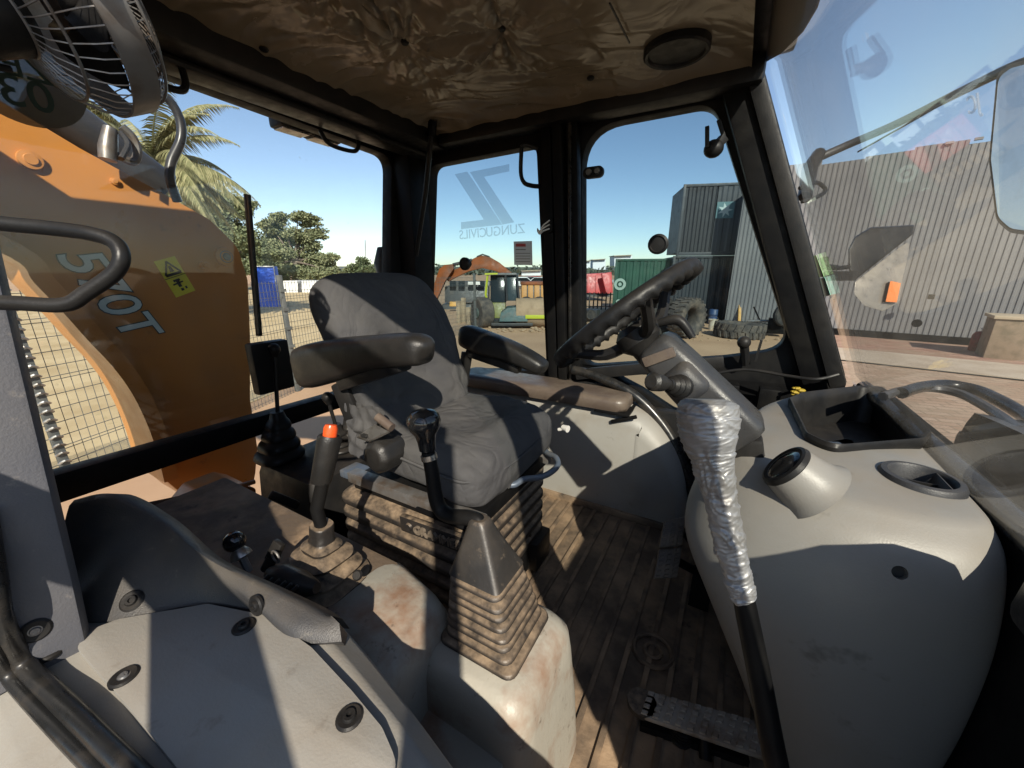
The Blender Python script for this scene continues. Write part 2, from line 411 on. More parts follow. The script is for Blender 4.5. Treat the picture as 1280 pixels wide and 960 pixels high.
# window panes sit in the middle of the frames
def pane(name, hole, fn, m, grow=1.03):
    cx = sum(p[0] for p in hole) / len(hole); cy = sum(p[1] for p in hole) / len(hole)
    h = [(cx + (p[0] - cx) * grow, cy + (p[1] - cy) * grow) for p in hole]
    return obj(name, MB().plate([h], fn, 0, .005), m, cab, smooth=False)
pane('quarter_window', q_hole, lambda u, v, t: V((u, RY + .035 + t, v)), tinted_glass)
pane('side_window', s_hole, lambda u, v, t: V((u, RY + .03 + t, v)), tinted_glass)
pane('lower_window', t_hole, lambda u, v, t: V((u, RY + .03 + t, v)), tinted_glass, 1.1)
pane('rear_window', ru_hole, lambda u, v, t: V((RX - .03 - t, u, v)), clear_glass)
ws = [V((WX(-.40) + .02, RY + .05, -.40)), V((WX(-.40) + .02, .0, -.40)), V((WX(.83) + .02, .0, .83)), V((WX(.83) + .02, RY + .05, .83))]
nrm = V((1, 0, .40)).normalized()
b = MB().loft([[p for p in ws], [p + nrm * .006 for p in ws]]); obj('windscreen', b, screen_glass, cab, smooth=False)

# pillars, beams and seals inside the shell
def bx(name, a, c, m=black_metal, bev=.006, par=cab): return obj(name, MB().box2(a, c), m, par, bev=bev)
cs = U(672, 300, Y=RY - .03).x; ce = U(729, 300, Y=RY - .03).x
P0 = [U(676, 128, Y=RY - .035), U(688, 486, Y=RY - .035)]; P1 = [U(724, 122, Y=RY - .035), U(728, 500, Y=RY - .035)]
b = MB(); 
for off, wd, dp in ((.16, .05, .035), (.5, .045, .055), (.84, .05, .03)):
    a = P0[0].lerp(P1[0], off); c = P0[1].lerp(P1[1], off); b.bar(a, c, wd, dp * 1.6, (0, 1, 0))
obj('door_pillar', b, black_metal, cab, bev=.007)
b = MB().bar(U(712, 130, Y=1.735), U(713, 480, Y=1.735), .014, .014, (0, 1, 0)); obj('door_seal', b, seal_rubber, cab, bev=.004)
b = MB().bar(V((WX(-.39) - .075, RY - .02, -.39)), V((WX(.80) - .075, RY - .02, .80)), .13, .06, (0, 1, 0)); obj('front_pillar', b, black_metal, cab, bev=.012)
b = MB().bar(V((WX(-.40) - .038, RY - .055, -.40)), V((WX(.80) - .038, RY - .055, .80)), .05, .03, (0, 1, 0)); obj('pillar_trim', b, black_plastic, cab, bev=.01)
# left front pillar and header frame the door opening (behind the camera)
b = MB().bar(V((.46, .03, -.45)), V((.14, .03, .80)), .09, .09, (0, 1, 0)); obj('front_pillar', b, black_metal, cab, bev=.012)
bx('rear_pillar', (-1.74, .02, -.5), (-1.60, .12, .80))
bx('corner_pillar', (-1.67, 1.66, -1.1), (-1.56, 1.80, .70))
bx('chassis', (-1.6, .25, -2.0), (2.2, 1.6, -1.2), black_metal)
# added out of view: panel shading the boom, ajar frame casting a shadow band
bx('boom_shade_panel', (-2.10, .022, -1.0), (-.88, .075, .732), black_metal)
d0, d1 = V((-.80, -.13, 0)), V((.36, -.52, 0)); dd_ = (d1 - d0)
dr = None
for nm_, z_, h_ in (('shadow_rail', .70, .07), ('shadow_rail', -.09, .10), ('shadow_rail', -1.0, .10)):
    b = MB().bar(d0 + V((0, 0, z_)), d1 + V((0, 0, z_)), .05, h_); obj(nm_, b, black_metal, cab, bev=.008)
for q_ in (d0, d1):
    b = MB().bar(q_ + V((0, 0, -1.05)), q_ + V((0, 0, .66)), .055, .055, (0, 1, 0)); obj('shadow_stile', b, black_metal, cab, bev=.008)
# guide strut between roof and corner, grey tube seen against the corner pillar
b = MB().tube([U(541, 150, Y=1.62), U(532, 240, Y=1.66), U(520, 320, Y=1.68)], [.012, .014, .012], 8); obj('gas_strut', b, black_plastic, cab)
b = MB().tube([U(541, 150, Y=1.62), U(539, 170, Y=1.63)], .02, 8); obj('strut_end', b, black_metal, cab)
# roof: lining, header trims, outer skin
bx('roof_skin', (-1.86, -.06, .738), (.06, 1.90, .803), black_metal, .02)
b = MB().box2((-1.67, .02, .60), (-1.40, 1.80, .735)); b.box2((-1.60, .1, .575), (-1.5, 1.8, .60)); obj('rear_header', b, black_plastic, cab, bev=.02)
b = MB().box2((-1.40, 1.70, .605), (-.02, 1.80, .735)); obj('side_header', b, black_plastic, cab, bev=.02)
b = MB().box2((-1.40, -.02, .655), (.02, .06, .735)); obj('door_header', b, black_plastic, cab, bev=.015)
b = MB().box2((-.10, .02, .68), (-.02, 1.80, .735)); obj('front_header', b, black_plastic, cab, bev=.015)
BUT = [U(507, 68, Z=.66), U(628, 61, Z=.66), U(430, 8, Z=.66), U(330, 62, Z=.665), U(738, 104, Z=.665)]
def lining(u, v):
    x = -1.42 + 1.36 * u; y = .05 + 1.66 * v
    e = min(u, 1 - u, v, 1 - v); z = .685 - .04 * (1 - min(1, e / .10)) ** 2
    for k, q in enumerate(BUT[:3]):
        dx, dy = x - q.x, y - q.y; r = math.hypot(dx, dy); a = math.atan2(dy, dx)
        fold = 1.1 - 2.6 * abs(noise.noise(V((math.cos(a) * 2.2, math.sin(a) * 2.2, k * 7 + r * 1.6)))) - 1.2 * abs(noise.noise(V((math.cos(a) * 5, math.sin(a) * 5, k * 9 + r * 2))))
        z += .022 * math.exp(-r / .05) - fold * .020 * math.exp(-((r - .12) / .14) ** 2)
    z += .014 * noise.noise(V((x * 4, y * 4, 1))) + .022 * abs(noise.noise(V((x * 2 + y * 5, y * 13 - x * 6, 4)))) * (1 if x < -.5 else .3)
    return V((x, y, z))
lin = obj('roof_lining', MB().grid(lining, 150, 170), headliner_vinyl, cab, sharp=80)
b0 = MB().lathe([(.001, .0), (.012, 0), (.014, .004), (.010, .009), (.001, .01)], (0, 0, 0), (0, 0, -1), 14)
bm_ = make_mesh('lining_button', b0, black_plastic, origin=(0, 0, 0))
for q in BUT: 
    uu = (q.x + 1.42) / 1.36; vv = (q.y - .05) / 1.66
    at_part('button', bm_, lin, V((q.x, q.y, lining(uu, vv).z + .001)))
sp = U(845, 68, Z=.665)
b = MB().lathe([(.001, -.006), (.082, -.006), (.086, .001), (.094, .003), (.10, -.002), (.10, -.03), (.001, -.03)], sp, (0, 0, -1), 32); o = obj('roof_speaker', b, black_plastic, cab)
o.scale = (1, 1, 1)
b = MB().bar(U(762, 4, Z=.668), U(787, 54, Z=.668), .004, .004); obj('lining_seam', b, print_black, cab)
# work lamps and grab loops hanging under the rear header, outside the glass
for n_, (x0, x1, y0, y1) in enumerate(((345, 382, 147, 168), (384, 420, 157, 184))):
    c = U((x0 + x1) / 2, (y0 + y1) / 2 - 4, X=-1.80)
    b = MB().box(c, (.09, .15, .07)); l_ = obj('work_lamp', b, black_plastic, cab, bev=.015)
    b = MB().box(c + V((0, 0, -.036)), (.07, .12, .006)); obj('lens', b, chrome, l_, bev=.002)
b = MB().tube([U(400, 163, X=-1.62), U(412, 180, X=-1.60), U(440, 189, X=-1.60), U(448, 184, X=-1.62), U(447, 172, X=-1.64)], .009, 8, smooth=5); obj('grab_loop', b, black_plastic, cab)
b = MB().tube([U(190, 100, X=-1.5), U(206, 108, X=-1.5), U(226, 113, X=-1.5), U(232, 106, X=-1.5), U(228, 88, X=-1.52)], .010, 8, smooth=5); obj('grab_loop', b, black_plastic, cab)
b = MB().tube([U(652, 184, Y=1.76), U(651, 215, Y=1.76), U(655, 228, Y=1.76), U(664, 232, Y=1.76), U(674, 233, Y=1.78)], .010, 8, smooth=5); b.tube([U(652, 184, Y=1.76), U(658, 181, Y=1.77), U(672, 186, Y=1.79)], .010, 8, smooth=4); obj('grab_loop', b, black_plastic, cab)
# lower wall liners (dark, behind fender and below the side window)
bx('side_liner', (-1.66, 1.74, -1.10), (.40, 1.797, -.60), black_plastic)
b = MB().bar(U(720, 468, Y=1.70), U(905, 452, Y=1.74), .03, .05); obj('sill_rail', b, black_plastic, cab, bev=.008)
b = MB().tube([U(716, 462, Y=1.70), U(745, 470, Y=1.70), U(790, 492, Y=1.69), U(826, 528, Y=1.68), U(850, 570, Y=1.66), U(868, 625, Y=1.64)], .022, 10, smooth=6); obj('arch_seal', b, seal_rubber, cab)
b = MB().tube([U(720, 478, Y=1.72), U(770, 484, Y=1.71), U(806, 508, Y=1.70), U(846, 560, Y=1.68)], .008, 8, smooth=6); obj('arch_pipe', b, black_plastic, cab)
bx('front_wall', (.43, .0, -1.14), (.52, 1.86, -.405), black_metal, .01)
b = MB().tube([V((.445, .02, -.40)), V((.445, .6, -.395)), V((.445, 1.2, -.39)), V((.43, 1.72, -.385))], .022, 10, smooth=4); obj('windscreen_seal', b, seal_rubber, cab)
b = MB().loft([[V((x, y, z)) for y, z in ((.08, -.45), (.70, -.45), (.69, -.36), (.62, -.295), (.52, -.24), (.38, -.20), (.08, -.20))] for x in (.375, .425)]); obj('dash_shade_block', b, black_plastic, cab, bev=.02)  # unseen block added to keep sun off the dash
# small fittings in the dark front corner
b = MB().ball(U(930, 428, Y=1.72), .024, 14, 9); b.tube([U(930, 428, Y=1.72), U(932, 455, Y=1.76)], .016, 8); b.bar(U(944, 452, Y=1.74), U(952, 425, Y=1.74), .014, .008); obj('door_latch', b, black_plastic, cab)
b = MB()
for i in range(9):
    b.ball(U(990 + 20 * random.random(), 484 + 10 * random.random(), Y=1.63), .005 + .009 * random.random(), 6, 4, (1, 1, .5))
obj('yellow_clip', b, pbr('clip_yellow', (.40, .28, .02), .5), cab, smooth=False)
b = MB().tube([U(880, 470, Y=1.70), U(930, 462, Y=1.70), U(985, 470, Y=1.68), U(1020, 474, Y=1.66), U(1048, 468, Y=1.68)], .006, 8, smooth=5); obj('pipe', b, black_plastic, cab)
for q_, s_q in ((U(905, 490, Y=1.70), (.10, .06, .08)), (U(960, 500, Y=1.70), (.07, .06, .10))): obj('bracket', MB().box(q_, s_q), black_metal, cab, bev=.008)
# window catches
def stud(px, py, Y, r, name):
    c = U(px, py, Y=Y)
    b = MB().lathe([(.001, 0), (r * .45, 0), (r * .5, .03), (r, .034), (r * 1.02, .05), (r * .8, .056), (r * .72, .05), (.001, .052)], c, (0, -1, 0), 22)
    o = obj(name, b, black_plastic, cab); return o
stud(587, 330, RY + .03, .034, 'window_stop'); stud(825, 306, RY + .025, .040, 'window_stop')
c = U(741, 215, Y=1.75)
b = MB().plate([rrect(.088, .044, .020)], lambda u, v, t: c + V((u, t, v)), 0, .022); lt = obj('window_hinge', b, black_plastic, cab, bev=.003)
for dx in (-.018, .02):
    b = MB().lathe([(.001, .008), (.011, .008), (.013, 0), (.001, 0)], c + V((dx, 0, .002)), (0, -1, 0), 12); obj('bolt', b, dull_steel, lt)
c = U(892, 186, Y=1.74)
b = MB().ball(c, .034, 14, 9, (1, .8, .9)); b.bar(c + V((-.02, -.02, .0)), U(884, 158, Y=1.72), .018, .014); b.bar(c, U(905, 172, Y=1.76), .03, .03); b.bar(U(905, 172, Y=1.76), U(898, 150, Y=1.76), .014, .014); obj('window_catch', b, black_plastic, cab, bev=.003)
# white cord and cable gland on the door pillar
c = U(686, 282, Y=1.72)
b = MB().plate([rrect(.035, .06, .015)], lambda u, v, t: c + V((u, t, v)), 0, .02); gl = obj('socket', b, black_metal, cab, bev=.003)
for k in range(3):
    b = MB().tube([c + V((.006, -.005, .022 - .018 * k)), c + V((-.018, -.02, .0 - .012 * k)), c + V((-.036, -.02, -.024 - .006 * k)), c + V((-.050, -.015, -.012 - .004 * k))], .0032, 6, smooth=5); obj('wire', b, paper, gl)
# logo stuck to the quarter window, seen from behind, so mirrored
def qp(x, y): return U(520 + x / 2.91, 150 + y / 2.91, Y=RY + .026)
lg = None
for pts in ([(140, 197), (185, 187), (312, 380), (163, 397), (163, 372), (246, 362)], [(195, 189), (338, 160), (338, 186), (246, 206), (356, 372), (314, 380)]):
    ll = [(qp(*p).x, qp(*p).z) for p in pts]
    lg = obj('window_logo', MB().plate([ll], lambda u, v, t: V((u, RY + .028 + t, v)), 0, .002), sticker_film, cab, smooth=False)
for wd_, qx, qy in (('ZUNGU', 323, 403), ('CIVILS', 206, 415)): text('window_lettering', wd_, sticker_film, cab, qp(qx, qy), qp(368, 396) - qp(162, 418), (0, 0, 1), .066, .0008, .004, mirror=True)
ntc = [qp(356, 442), qp(422, 440), qp(424, 528), qp(358, 527)]
o = obj('notice_sheet', MB().plate([[(p.x, p.z) for p in ntc]], lambda u, v, t: V((u, RY + .024 + t, v)), 0, .002), paper_pink, cab, smooth=False)
for k, (ya, yb, m_) in enumerate(((450, 461, print_red), (470, 473, print_grey), (484, 486, print_grey), (494, 496, print_grey), (504, 506, print_grey), (514, 516, print_grey))):
    ll = [qp(364, ya), qp(400 if k < 2 else 416, ya), qp(400 if k < 2 else 416, yb), qp(364, yb)]
    obj('print_line', MB().plate([[(p.x, p.z) for p in ll]], lambda u, v, t: V((u, RY + .0225 + t, v)), 0, .001), m_, o, smooth=False)
# stickers on the windscreen edge
WPt = V((WX(-.4) + .014, 0, -.40))
def wsp(px, py, t=0): return U(px, py, P=WPt - nrm * t, N=nrm)
def ws_sticker(name, pts, m, t=.002):
    q = [wsp(*p, t) for p in pts]; return obj(name, MB().loft([q, [p + nrm * .0012 for p in q]]), m, cab, smooth=False)
ws_sticker('licence_disc', [(926, -4), (943, 10), (942, 62), (930, 42)], paper)
ws_sticker('permit_sticker', [(930, 44), (942, 64), (942, 104), (936, 84)], headliner_vinyl)
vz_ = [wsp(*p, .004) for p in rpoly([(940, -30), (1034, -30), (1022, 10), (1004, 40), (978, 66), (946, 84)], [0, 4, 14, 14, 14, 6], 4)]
obj('dark_reflection', MB().loft([vz_, [p - nrm * .004 for p in vz_]]), film('reflection_film', (.16, .13, .10), .80), cab, smooth=False)  # brown film painted in as a dark reflection on the windscreen
for (cx, cy, rx, ry) in ((949, 107, 6.5, 21), (964, 152, 6, 20)):
    ws_sticker('round_sticker', [(cx + rx * math.cos(a) + .32 * ry * math.sin(a), cy + ry * math.sin(a)) for a in (k * math.pi / 9 for k in range(18))], paper)
    ws_sticker('round_sticker', [(cx + .72 * rx * math.cos(a) + .25 * ry * math.sin(a), cy + .82 * ry * math.sin(a)) for a in (k * math.pi / 9 for k in range(18))], decal_dark, .0035)
ws_sticker('square_sticker', [(944, 112), (952, 130), (956, 150), (948, 134)], paper)
ws_sticker('green_sticker', [(1012, 321), (1020, 319), (1030, 346), (1022, 347)], green_decal)
ws_sticker('teal_sticker', [(1023, 348), (1031, 347), (1038, 369), (1030, 371)], teal_decal)
text('reflected_lettering', 'JC', film('faint_reflection', (.6, .62, .62), .25), cab, wsp(1217, 131, .003), wsp(1228, 126) - wsp(1202, 136), wsp(1210, 121) - wsp(1216, 140), .026, .0006, mirror=True)  # faint letters painted in as a reflection on the glass
# round disc sign stuck on the rear glass with reversed figures
dc = U(24, 92, X=-1.66); 
b = MB().plate([[(dc.y + .118 * math.cos(a), dc.z + .118 * math.sin(a)) for a in (k * math.pi / 24 for k in range(48))]], lambda u, v, t: V((-1.66 + t, u, v)), 0, .002)
dsk = obj('round_sticker', b, disc_film, cab, smooth=False)
text('figures', '03', disc_text, dsk, U(33, 119, X=-1.657), (0, 1, 0), (0, 0, 1), .10, .0006, .006, mirror=True)
text('letters', 'ZEL', disc_text, dsk, U(20, 83, X=-1.657), (0, 1, 0), (0, 0, 1), .075, .0006, .004, mirror=True)
# rear window latch box, wiper
c = U(338, 455, X=-1.63)
b = MB().box(c + V((0, 0, -.01)), (.05, .15, .21)); obj('latch_box', b, black_plastic, cab, bev=.012)
b = MB().bar(U(309, 243, X=-1.73), U(324, 420, X=-1.73), .022, .014, (1, 0, 0)); wp = obj('rear_wiper', b, black_plastic, cab, bev=.003)
b = MB().bar(U(309, 244, X=-1.72), U(323, 418, X=-1.72), .006, .02, (1, 0, 0)); obj('wiper_blade', b, rubber, wp)

# floor mat with moulded ribs
b = MB().box2((-1.66, .30, FLOOR - .05), (.42, 1.70, FLOOR)); mat_o = obj('floor_mat', b, floor_mat_m, cab, bev=.004)
rb = make_mesh('rib', MB().plate([rrect(.014, 1.30, .006)], lambda u, v, t: V((u, v, t)), 0, .007), floor_mat_m, bev=.0025, origin=(0, 0, 0))
x = -1.5
while x < .36:
    at_part('rib', rb, mat_o, V((x, .98, FLOOR))); x += .062
# raised round plug and plate in the mat
b = MB().tube([V((-.07 + .055 * math.cos(a), .98 + .055 * math.sin(a), FLOOR + .006)) for a in (k * math.pi / 10 for k in range(20))], .007, 6, loop=True)
b.tube([V((-.07 + .025 * math.cos(a), .98 + .025 * math.sin(a), FLOOR + .006)) for a in (k * math.pi / 6 for k in range(12))], .006, 6, loop=True); obj('floor_plug', b, floor_mat_m, mat_o)
# brown kick strip along the right fender
bx('kick_strip', (-1.2, 1.585, FLOOR), (.1, 1.615, FLOOR + .035), floor_mat_m, .004)

# right fender: box with a rounded front, padded top
def fender_r(u, v):
    # u along the profile (rear top -> front bottom), v across
    prof = [(-1.62, -.575), (-1.2, -.572), (-.8, -.568), (-.5, -.562), (-.32, -.575), (-.22, -.63), (-.13, -.73), (-.075, -.85), (-.05, -1.0), (-.045, -1.1)]
    return prof
pf = spline([V((p[0], 0, p[1])) for p in fender_r(0, 0)], 6, loop=False)
secs = []
for (dy, dz, dx) in ((1.74, 0, 0), (1.66, 0, 0), (1.615, -.008, -.006), (1.585, -.03, -.02), (1.572, -.06, -.04)):
    secs.append([V((p.x + dx * (1 if p.z < -.6 else .3), dy, min(p.z + dz, -.57) if dz else p.z)) for p in pf])
secs.append([V((p.x - .03, 1.60, FLOOR)) for p in pf])
b = MB().loft(secs, caps=False, closed=False); fr = obj('right_fender', b, grey_plastic, cab, sharp=60)
for px, py in ((838, 548), (852, 590)):
    c = U(px, py, Y=1.60); 
SCR = .70
sc_b = MB().lathe([(.001, .006), (.0065, .006), (.008, .003), (.0145, .003), (.0155, 0), (.0155, -.004), (.001, -.004)], (0, 0, 0), (0, 0, 1), 18)
sc_b.box((0, 0, .0062), (.009, .0018, .0012)); sc_b.box((0, 0, .0063), (.0018, .009, .0012))
sc_b.v = [p * SCR for p in sc_b.v]
screw_me = make_mesh('screw', sc_b, dull_steel, origin=(0, 0, 0))
ring_me = make_mesh('washer', MB().lathe([(.007, .0025), (.0135, .003), (.016, .001), (.016, -.003), (.007, -.003)], (0, 0, 0), (0, 0, 1), 22, caps=False), black_plastic, origin=(0, 0, 0))
blk_me = make_mesh('black_screw', MB().lathe([(.001, .003), (.003, .003), (.0035, .006), (.007, .006), (.0085, .003), (.0085, 0), (.001, 0)], (0, 0, 0), (0, 0, 1), 18), black_plastic, origin=(0, 0, 0))
def screw(c, n, par, black=False):
    R = V(n).to_track_quat('Z', 'Y').to_matrix()
    wv = at_part('washer', ring_me, par, c, R)
    at_part('screw', blk_me if black else screw_me, par, c, R)
# padded top: two cushions
def cushion(name, x0, x1, y0, y1, z0, h, m, par):
    secs = []
    for t, s in ((0, .97), (.25, 1.0), (.65, 1.0), (.88, .96), (1, .84)):
        w_, l_ = (y1 - y0), (x1 - x0)
        secs.append([V(((x0 + x1) / 2 + u * (l_ / 2 - (1 - s) * .14) / (l_ / 2), (y0 + y1) / 2 + v * (w_ / 2 - (1 - s) * .14) / (w_ / 2), z0 + h * t)) for u, v in rrect(l_, w_, .05, 6)])
    return obj(name, MB().loft(secs), m, par, sharp=70)
cushion('fender_pad', -1.25, -.335, 1.545, 1.76, -.572, .058, pad_vinyl, cab)
b = MB().box2((-.47, 1.545, -.585), (-.32, 1.70, -.572)); b.bar(U(764, 527, Y=1.56), U(796, 521, Y=1.56), .012, .016); obj('pad_bracket', b, black_metal, cab, bev=.004)

# left fender below the camera
def lf_edge(x): return .285 - .26 * max(0, x + .52) ** 1.25 if x > -.52 else max(.12, .285 - .70 * (-.52 - x))
def lf(u, v):
    x = -.98 + 1.18 * u
    prof = [(-.10, -.62), (-.02, -.545), (.02, -.53), (.12, -.525), (.22, -.525), (.30, -.53), (.345, -.555), (.372, -.62), (.385, -.75), (.39, -1.1)]
    k = v * (len(prof) - 1); i = min(int(k), len(prof) - 2); t = k - i
    y = prof[i][0] * (1 - t) + prof[i + 1][0] * t; z = prof[i][1] * (1 - t) + prof[i + 1][1] * t
    e = lf_edge(x); 
    if y > .1: y = .1 + (y - .1) * (e - .1) / .235
    if x > -.12: z -= (x + .12) ** 2 * 2.2
    return V((x, y, max(z, -1.1)))
fl = obj('left_fender', MB().grid(lf, 90, 63), grey_plastic, cab, sharp=75)
# cover plate on it
hz = -.520
hp = [U(97, 812, Z=hz), U(112, 790, Z=hz), U(150, 776, Z=hz), U(260, 757, Z=hz), U(335, 772, Z=hz), U(390, 812, Z=hz), U(440, 866, Z=hz), U(478, 912, Z=hz), U(505, 975, Z=hz), U(240, 985, Z=hz), U(165, 890, Z=hz)]
hpl = rpoly([(p.x, p.y) for p in hp], [.02, .03, .03, .02, .03, .05, .05, .05, .03, .03, .05])
b = MB().plate([hpl], lambda u, v, t: V((u, v, t)), -.53, hz + .004); cov = obj('cover_plate', b, grey_plastic, cab, bev=.004)
for px, py in ((155, 846),): screw(U(px, py, Z=hz + .004), (0, 0, 1), cov)
for px, py in ((437, 897), (305, 783)): screw(U(px, py, Z=hz + .004), (0, 0, 1), cov, True)
screw(U(62, 815, Z=-.515), (0, 0, 1), fl)
bx('side_ledge', (-1.40, .10, -.70), (-.60, .52, -.655), floor_mat_m, .01)
secs = []
for z, g in ((-1.1, .0), (-.70, 0), (-.665, -.012), (-.652, -.03)):
    secs.append([V((x, y, z)) for x, y in rpoly([(-.66 - g, .28), (-.40 + g, .28), (-.43 + g, .50 + g), (-.66 - g, .55 + g)], .05, 5)])
obj('side_bridge', MB().loft(secs), grime_plastic, cab, sharp=60)
# raised charcoal trim between fender and rear pillar
bot = spline([U(92, 777, Z=-.522), U(160, 775, Z=-.522), U(240, 757, Z=-.522), U(330, 768, Z=-.522), U(350, 790, Z=-.522), U(372, 804, Z=-.522), U(427, 802, Z=-.522)], 6, loop=False)
S_ = lambda x, y, s: U(x, y, S=s)
top = spline([S_(92, 615, .00150), S_(140, 607, .00150), S_(200, 640, .00146), S_(258, 690, .00136), S_(330, 724, .00129), S_(396, 756, .00124), S_(424, 779, .00120)], 6, loop=False)
n_ = len(bot)
def trim(u, v):
    k = u * (n_ - 1); i = min(int(k), n_ - 2); t = k - i
    a = bot[i].lerp(bot[i + 1], t); c = top[i].lerp(top[i + 1], t)
    p = a.lerp(c, v); p += V((-.4, -.6, .25)) * (.02 * math.sin(v * math.pi) * min(1, (1 - u) * 6))
    if v > .9 and u < .9: p += V((.0, .02, -.03)) * ((v - .9) / .1) ** 2
    return p
b = MB().grid(trim, 48, 16)
back = [V((-.25, .35, -.9)).normalized() * .05]
nv = len(b.v); fro = list(b.f); b.v += [p + back[0] for p in b.v]; b.f += [tuple(i + nv for i in reversed(f)) for f in fro]
W_ = 17
for i in range(48):
    for j in (0, 16): a = i * W_ + j; c = (i + 1) * W_ + j; b.f.append((a, c, c + nv, a + nv))
for j in range(16):
    for i in (0, 48): a = i * W_ + j; c = a + 1; b.f.append((a, c, c + nv, a + nv))
tr = obj('fender_trim', b, charcoal, cab, sharp=50)
for px, py, kk in ((165, 751, .1), (320, 757, .1)):
    c, n_s = hit(tr, px, py); screw(c, n_s, tr, True)
# left pillar of the door opening and its seals
pz = lambda x, y, z: V((x, y, z))
secs = []
for z, dx, dy in ((-.535, .012, -.012), (-.42, 0, 0), (-.1, -.025, .028), (.2, -.047, .055), (.64, -.08, .09)):
    base = [(-.86, .083), (-.785, .088), (-.765, .078), (-.772, .045), (-.80, -.12), (-.87, -.12)]
    secs.append([V((x + dx, y + dy, z)) for x, y in base])
pil = obj('door_post', MB().loft(secs), pillar_paint, cab, bev=.006)
c, n_s = hit(pil, 44, 788); screw(c, n_s, pil)
b = MB().tube([S_(-22, 640, .00100), S_(-8, 720, .00100), S_(2, 780, .00101), U(32, 832, Z=-.512), U(92, 892, Z=-.515), U(165, 965, Z=-.515), U(240, 1040, Z=-.515)], .0115, 10, smooth=8); obj('door_seal', b, seal_rubber, cab)
b = MB().tube([S_(-40, 700, .00098), S_(-18, 790, .00099), U(14, 846, Z=-.518), U(70, 908, Z=-.522), U(136, 975, Z=-.522), U(205, 1045, Z=-.522)], .009, 10, smooth=8); obj('door_seal', b, seal_rubber, cab)
b = MB().box2((-1.0, -.20, -.70), (.1, -.02, -.60)); obj('outer_sill', b, pillar_paint, cab, bev=.03)
# grab handle on the post
b = MB().tube([S_(-70, 268, .00085), S_(0, 279, .00088), S_(60, 285, .0009), S_(112, 292, .00091), S_(143, 303, .00092), S_(152, 322, .00092), S_(142, 342, .00092), S_(108, 366, .00091), S_(80, 381, .0009), S_(20, 379, .00088), S_(-70, 376, .00085)], .0082, 12, smooth=7)
tag(obj('grab_handle', b, black_plastic), 'black bent tube grab handle on the grey door post in front of the orange boom', 'handle')
# ------------------------------------------------------------------ operator seat
SY = .94
seat = thing('operator_seat', 'dark grey cloth covered operator seat with black armrests on a bellows base', 'seat', (-.8, SY, FLOOR))
def sup(n, wx, wy, e):
    o = []
    for k in range(n):
        a = 2 * math.pi * k / n; c, s = math.cos(a), math.sin(a)
        o.append((wx * abs(c) ** e * (1 if c >= 0 else -1), wy * abs(s) ** e * (1 if s >= 0 else -1)))
    return o
# cushion: sections front to back, u across, v up
prof = [(-1.02, .215, -.53, .06), (-.98, .235, -.515, .07), (-.88, .245, -.51, .075), (-.75, .255, -.508, .075), (-.66, .262, -.512, .078), (-.58, .262, -.522, .080), (-.53, .25, -.533, .074), (-.502, .225, -.542, .058), (-.49, .17, -.55, .035)]
secs = []
pp = spline([V((p[0], p[1], p[2])) for p in prof], 5, loop=False); hh = spline([V((p[3], 0, 0)) for p in prof], 5, loop=False)
for p, h in zip(pp, hh):
    sec = []
    for u, v in sup(44, p.y, h.x, .42):
        q = V((p.x, SY + u, p.z + v))
        if v > 0: q.z -= .022 * math.exp(-(u / .13) ** 2) * (1 if p.x < -.6 else .4)
        q.z += .012 * noise.noise(V((q.x * 9, q.y * 5, q.z * 6))) * (1 if v > 0 else .6)
        q += V((0, 0, .004)) * noise.noise(V((q.x * 30, q.y * 12, 3))); q.z -= .007 * max(0, 1 - 7 * abs(noise.noise(V((q.x * 6 + q.y * 4, q.y * 5 - q.x * 3, 17))))) * (1 if v > 0 else .4)
        sec.append(q)
    secs.append(sec)
obj('seat_cushion', MB().loft(secs), seat_cloth, seat, sharp=80)
# seam line round the cushion front, and tie strap
seam = [V((-.80, SY - .258, -.488)), V((-.68, SY - .266, -.492)), V((-.58, SY - .266, -.502)), V((-.525, SY - .245, -.512)), V((-.498, SY - .16, -.522)), V((-.488, SY, -.525)), V((-.498, SY + .16, -.522)), V((-.525, SY + .245, -.512))]
b = MB().tube(seam, .0045, 6, smooth=6); obj('seam', b, seat_cloth, seat)
b = MB().bar(V((-.494, SY - .09, -.53)), V((-.497, SY - .085, -.60)), .012, .02, (0, 1, 0)); obj('strap', b, seat_cloth, seat, bev=.003)
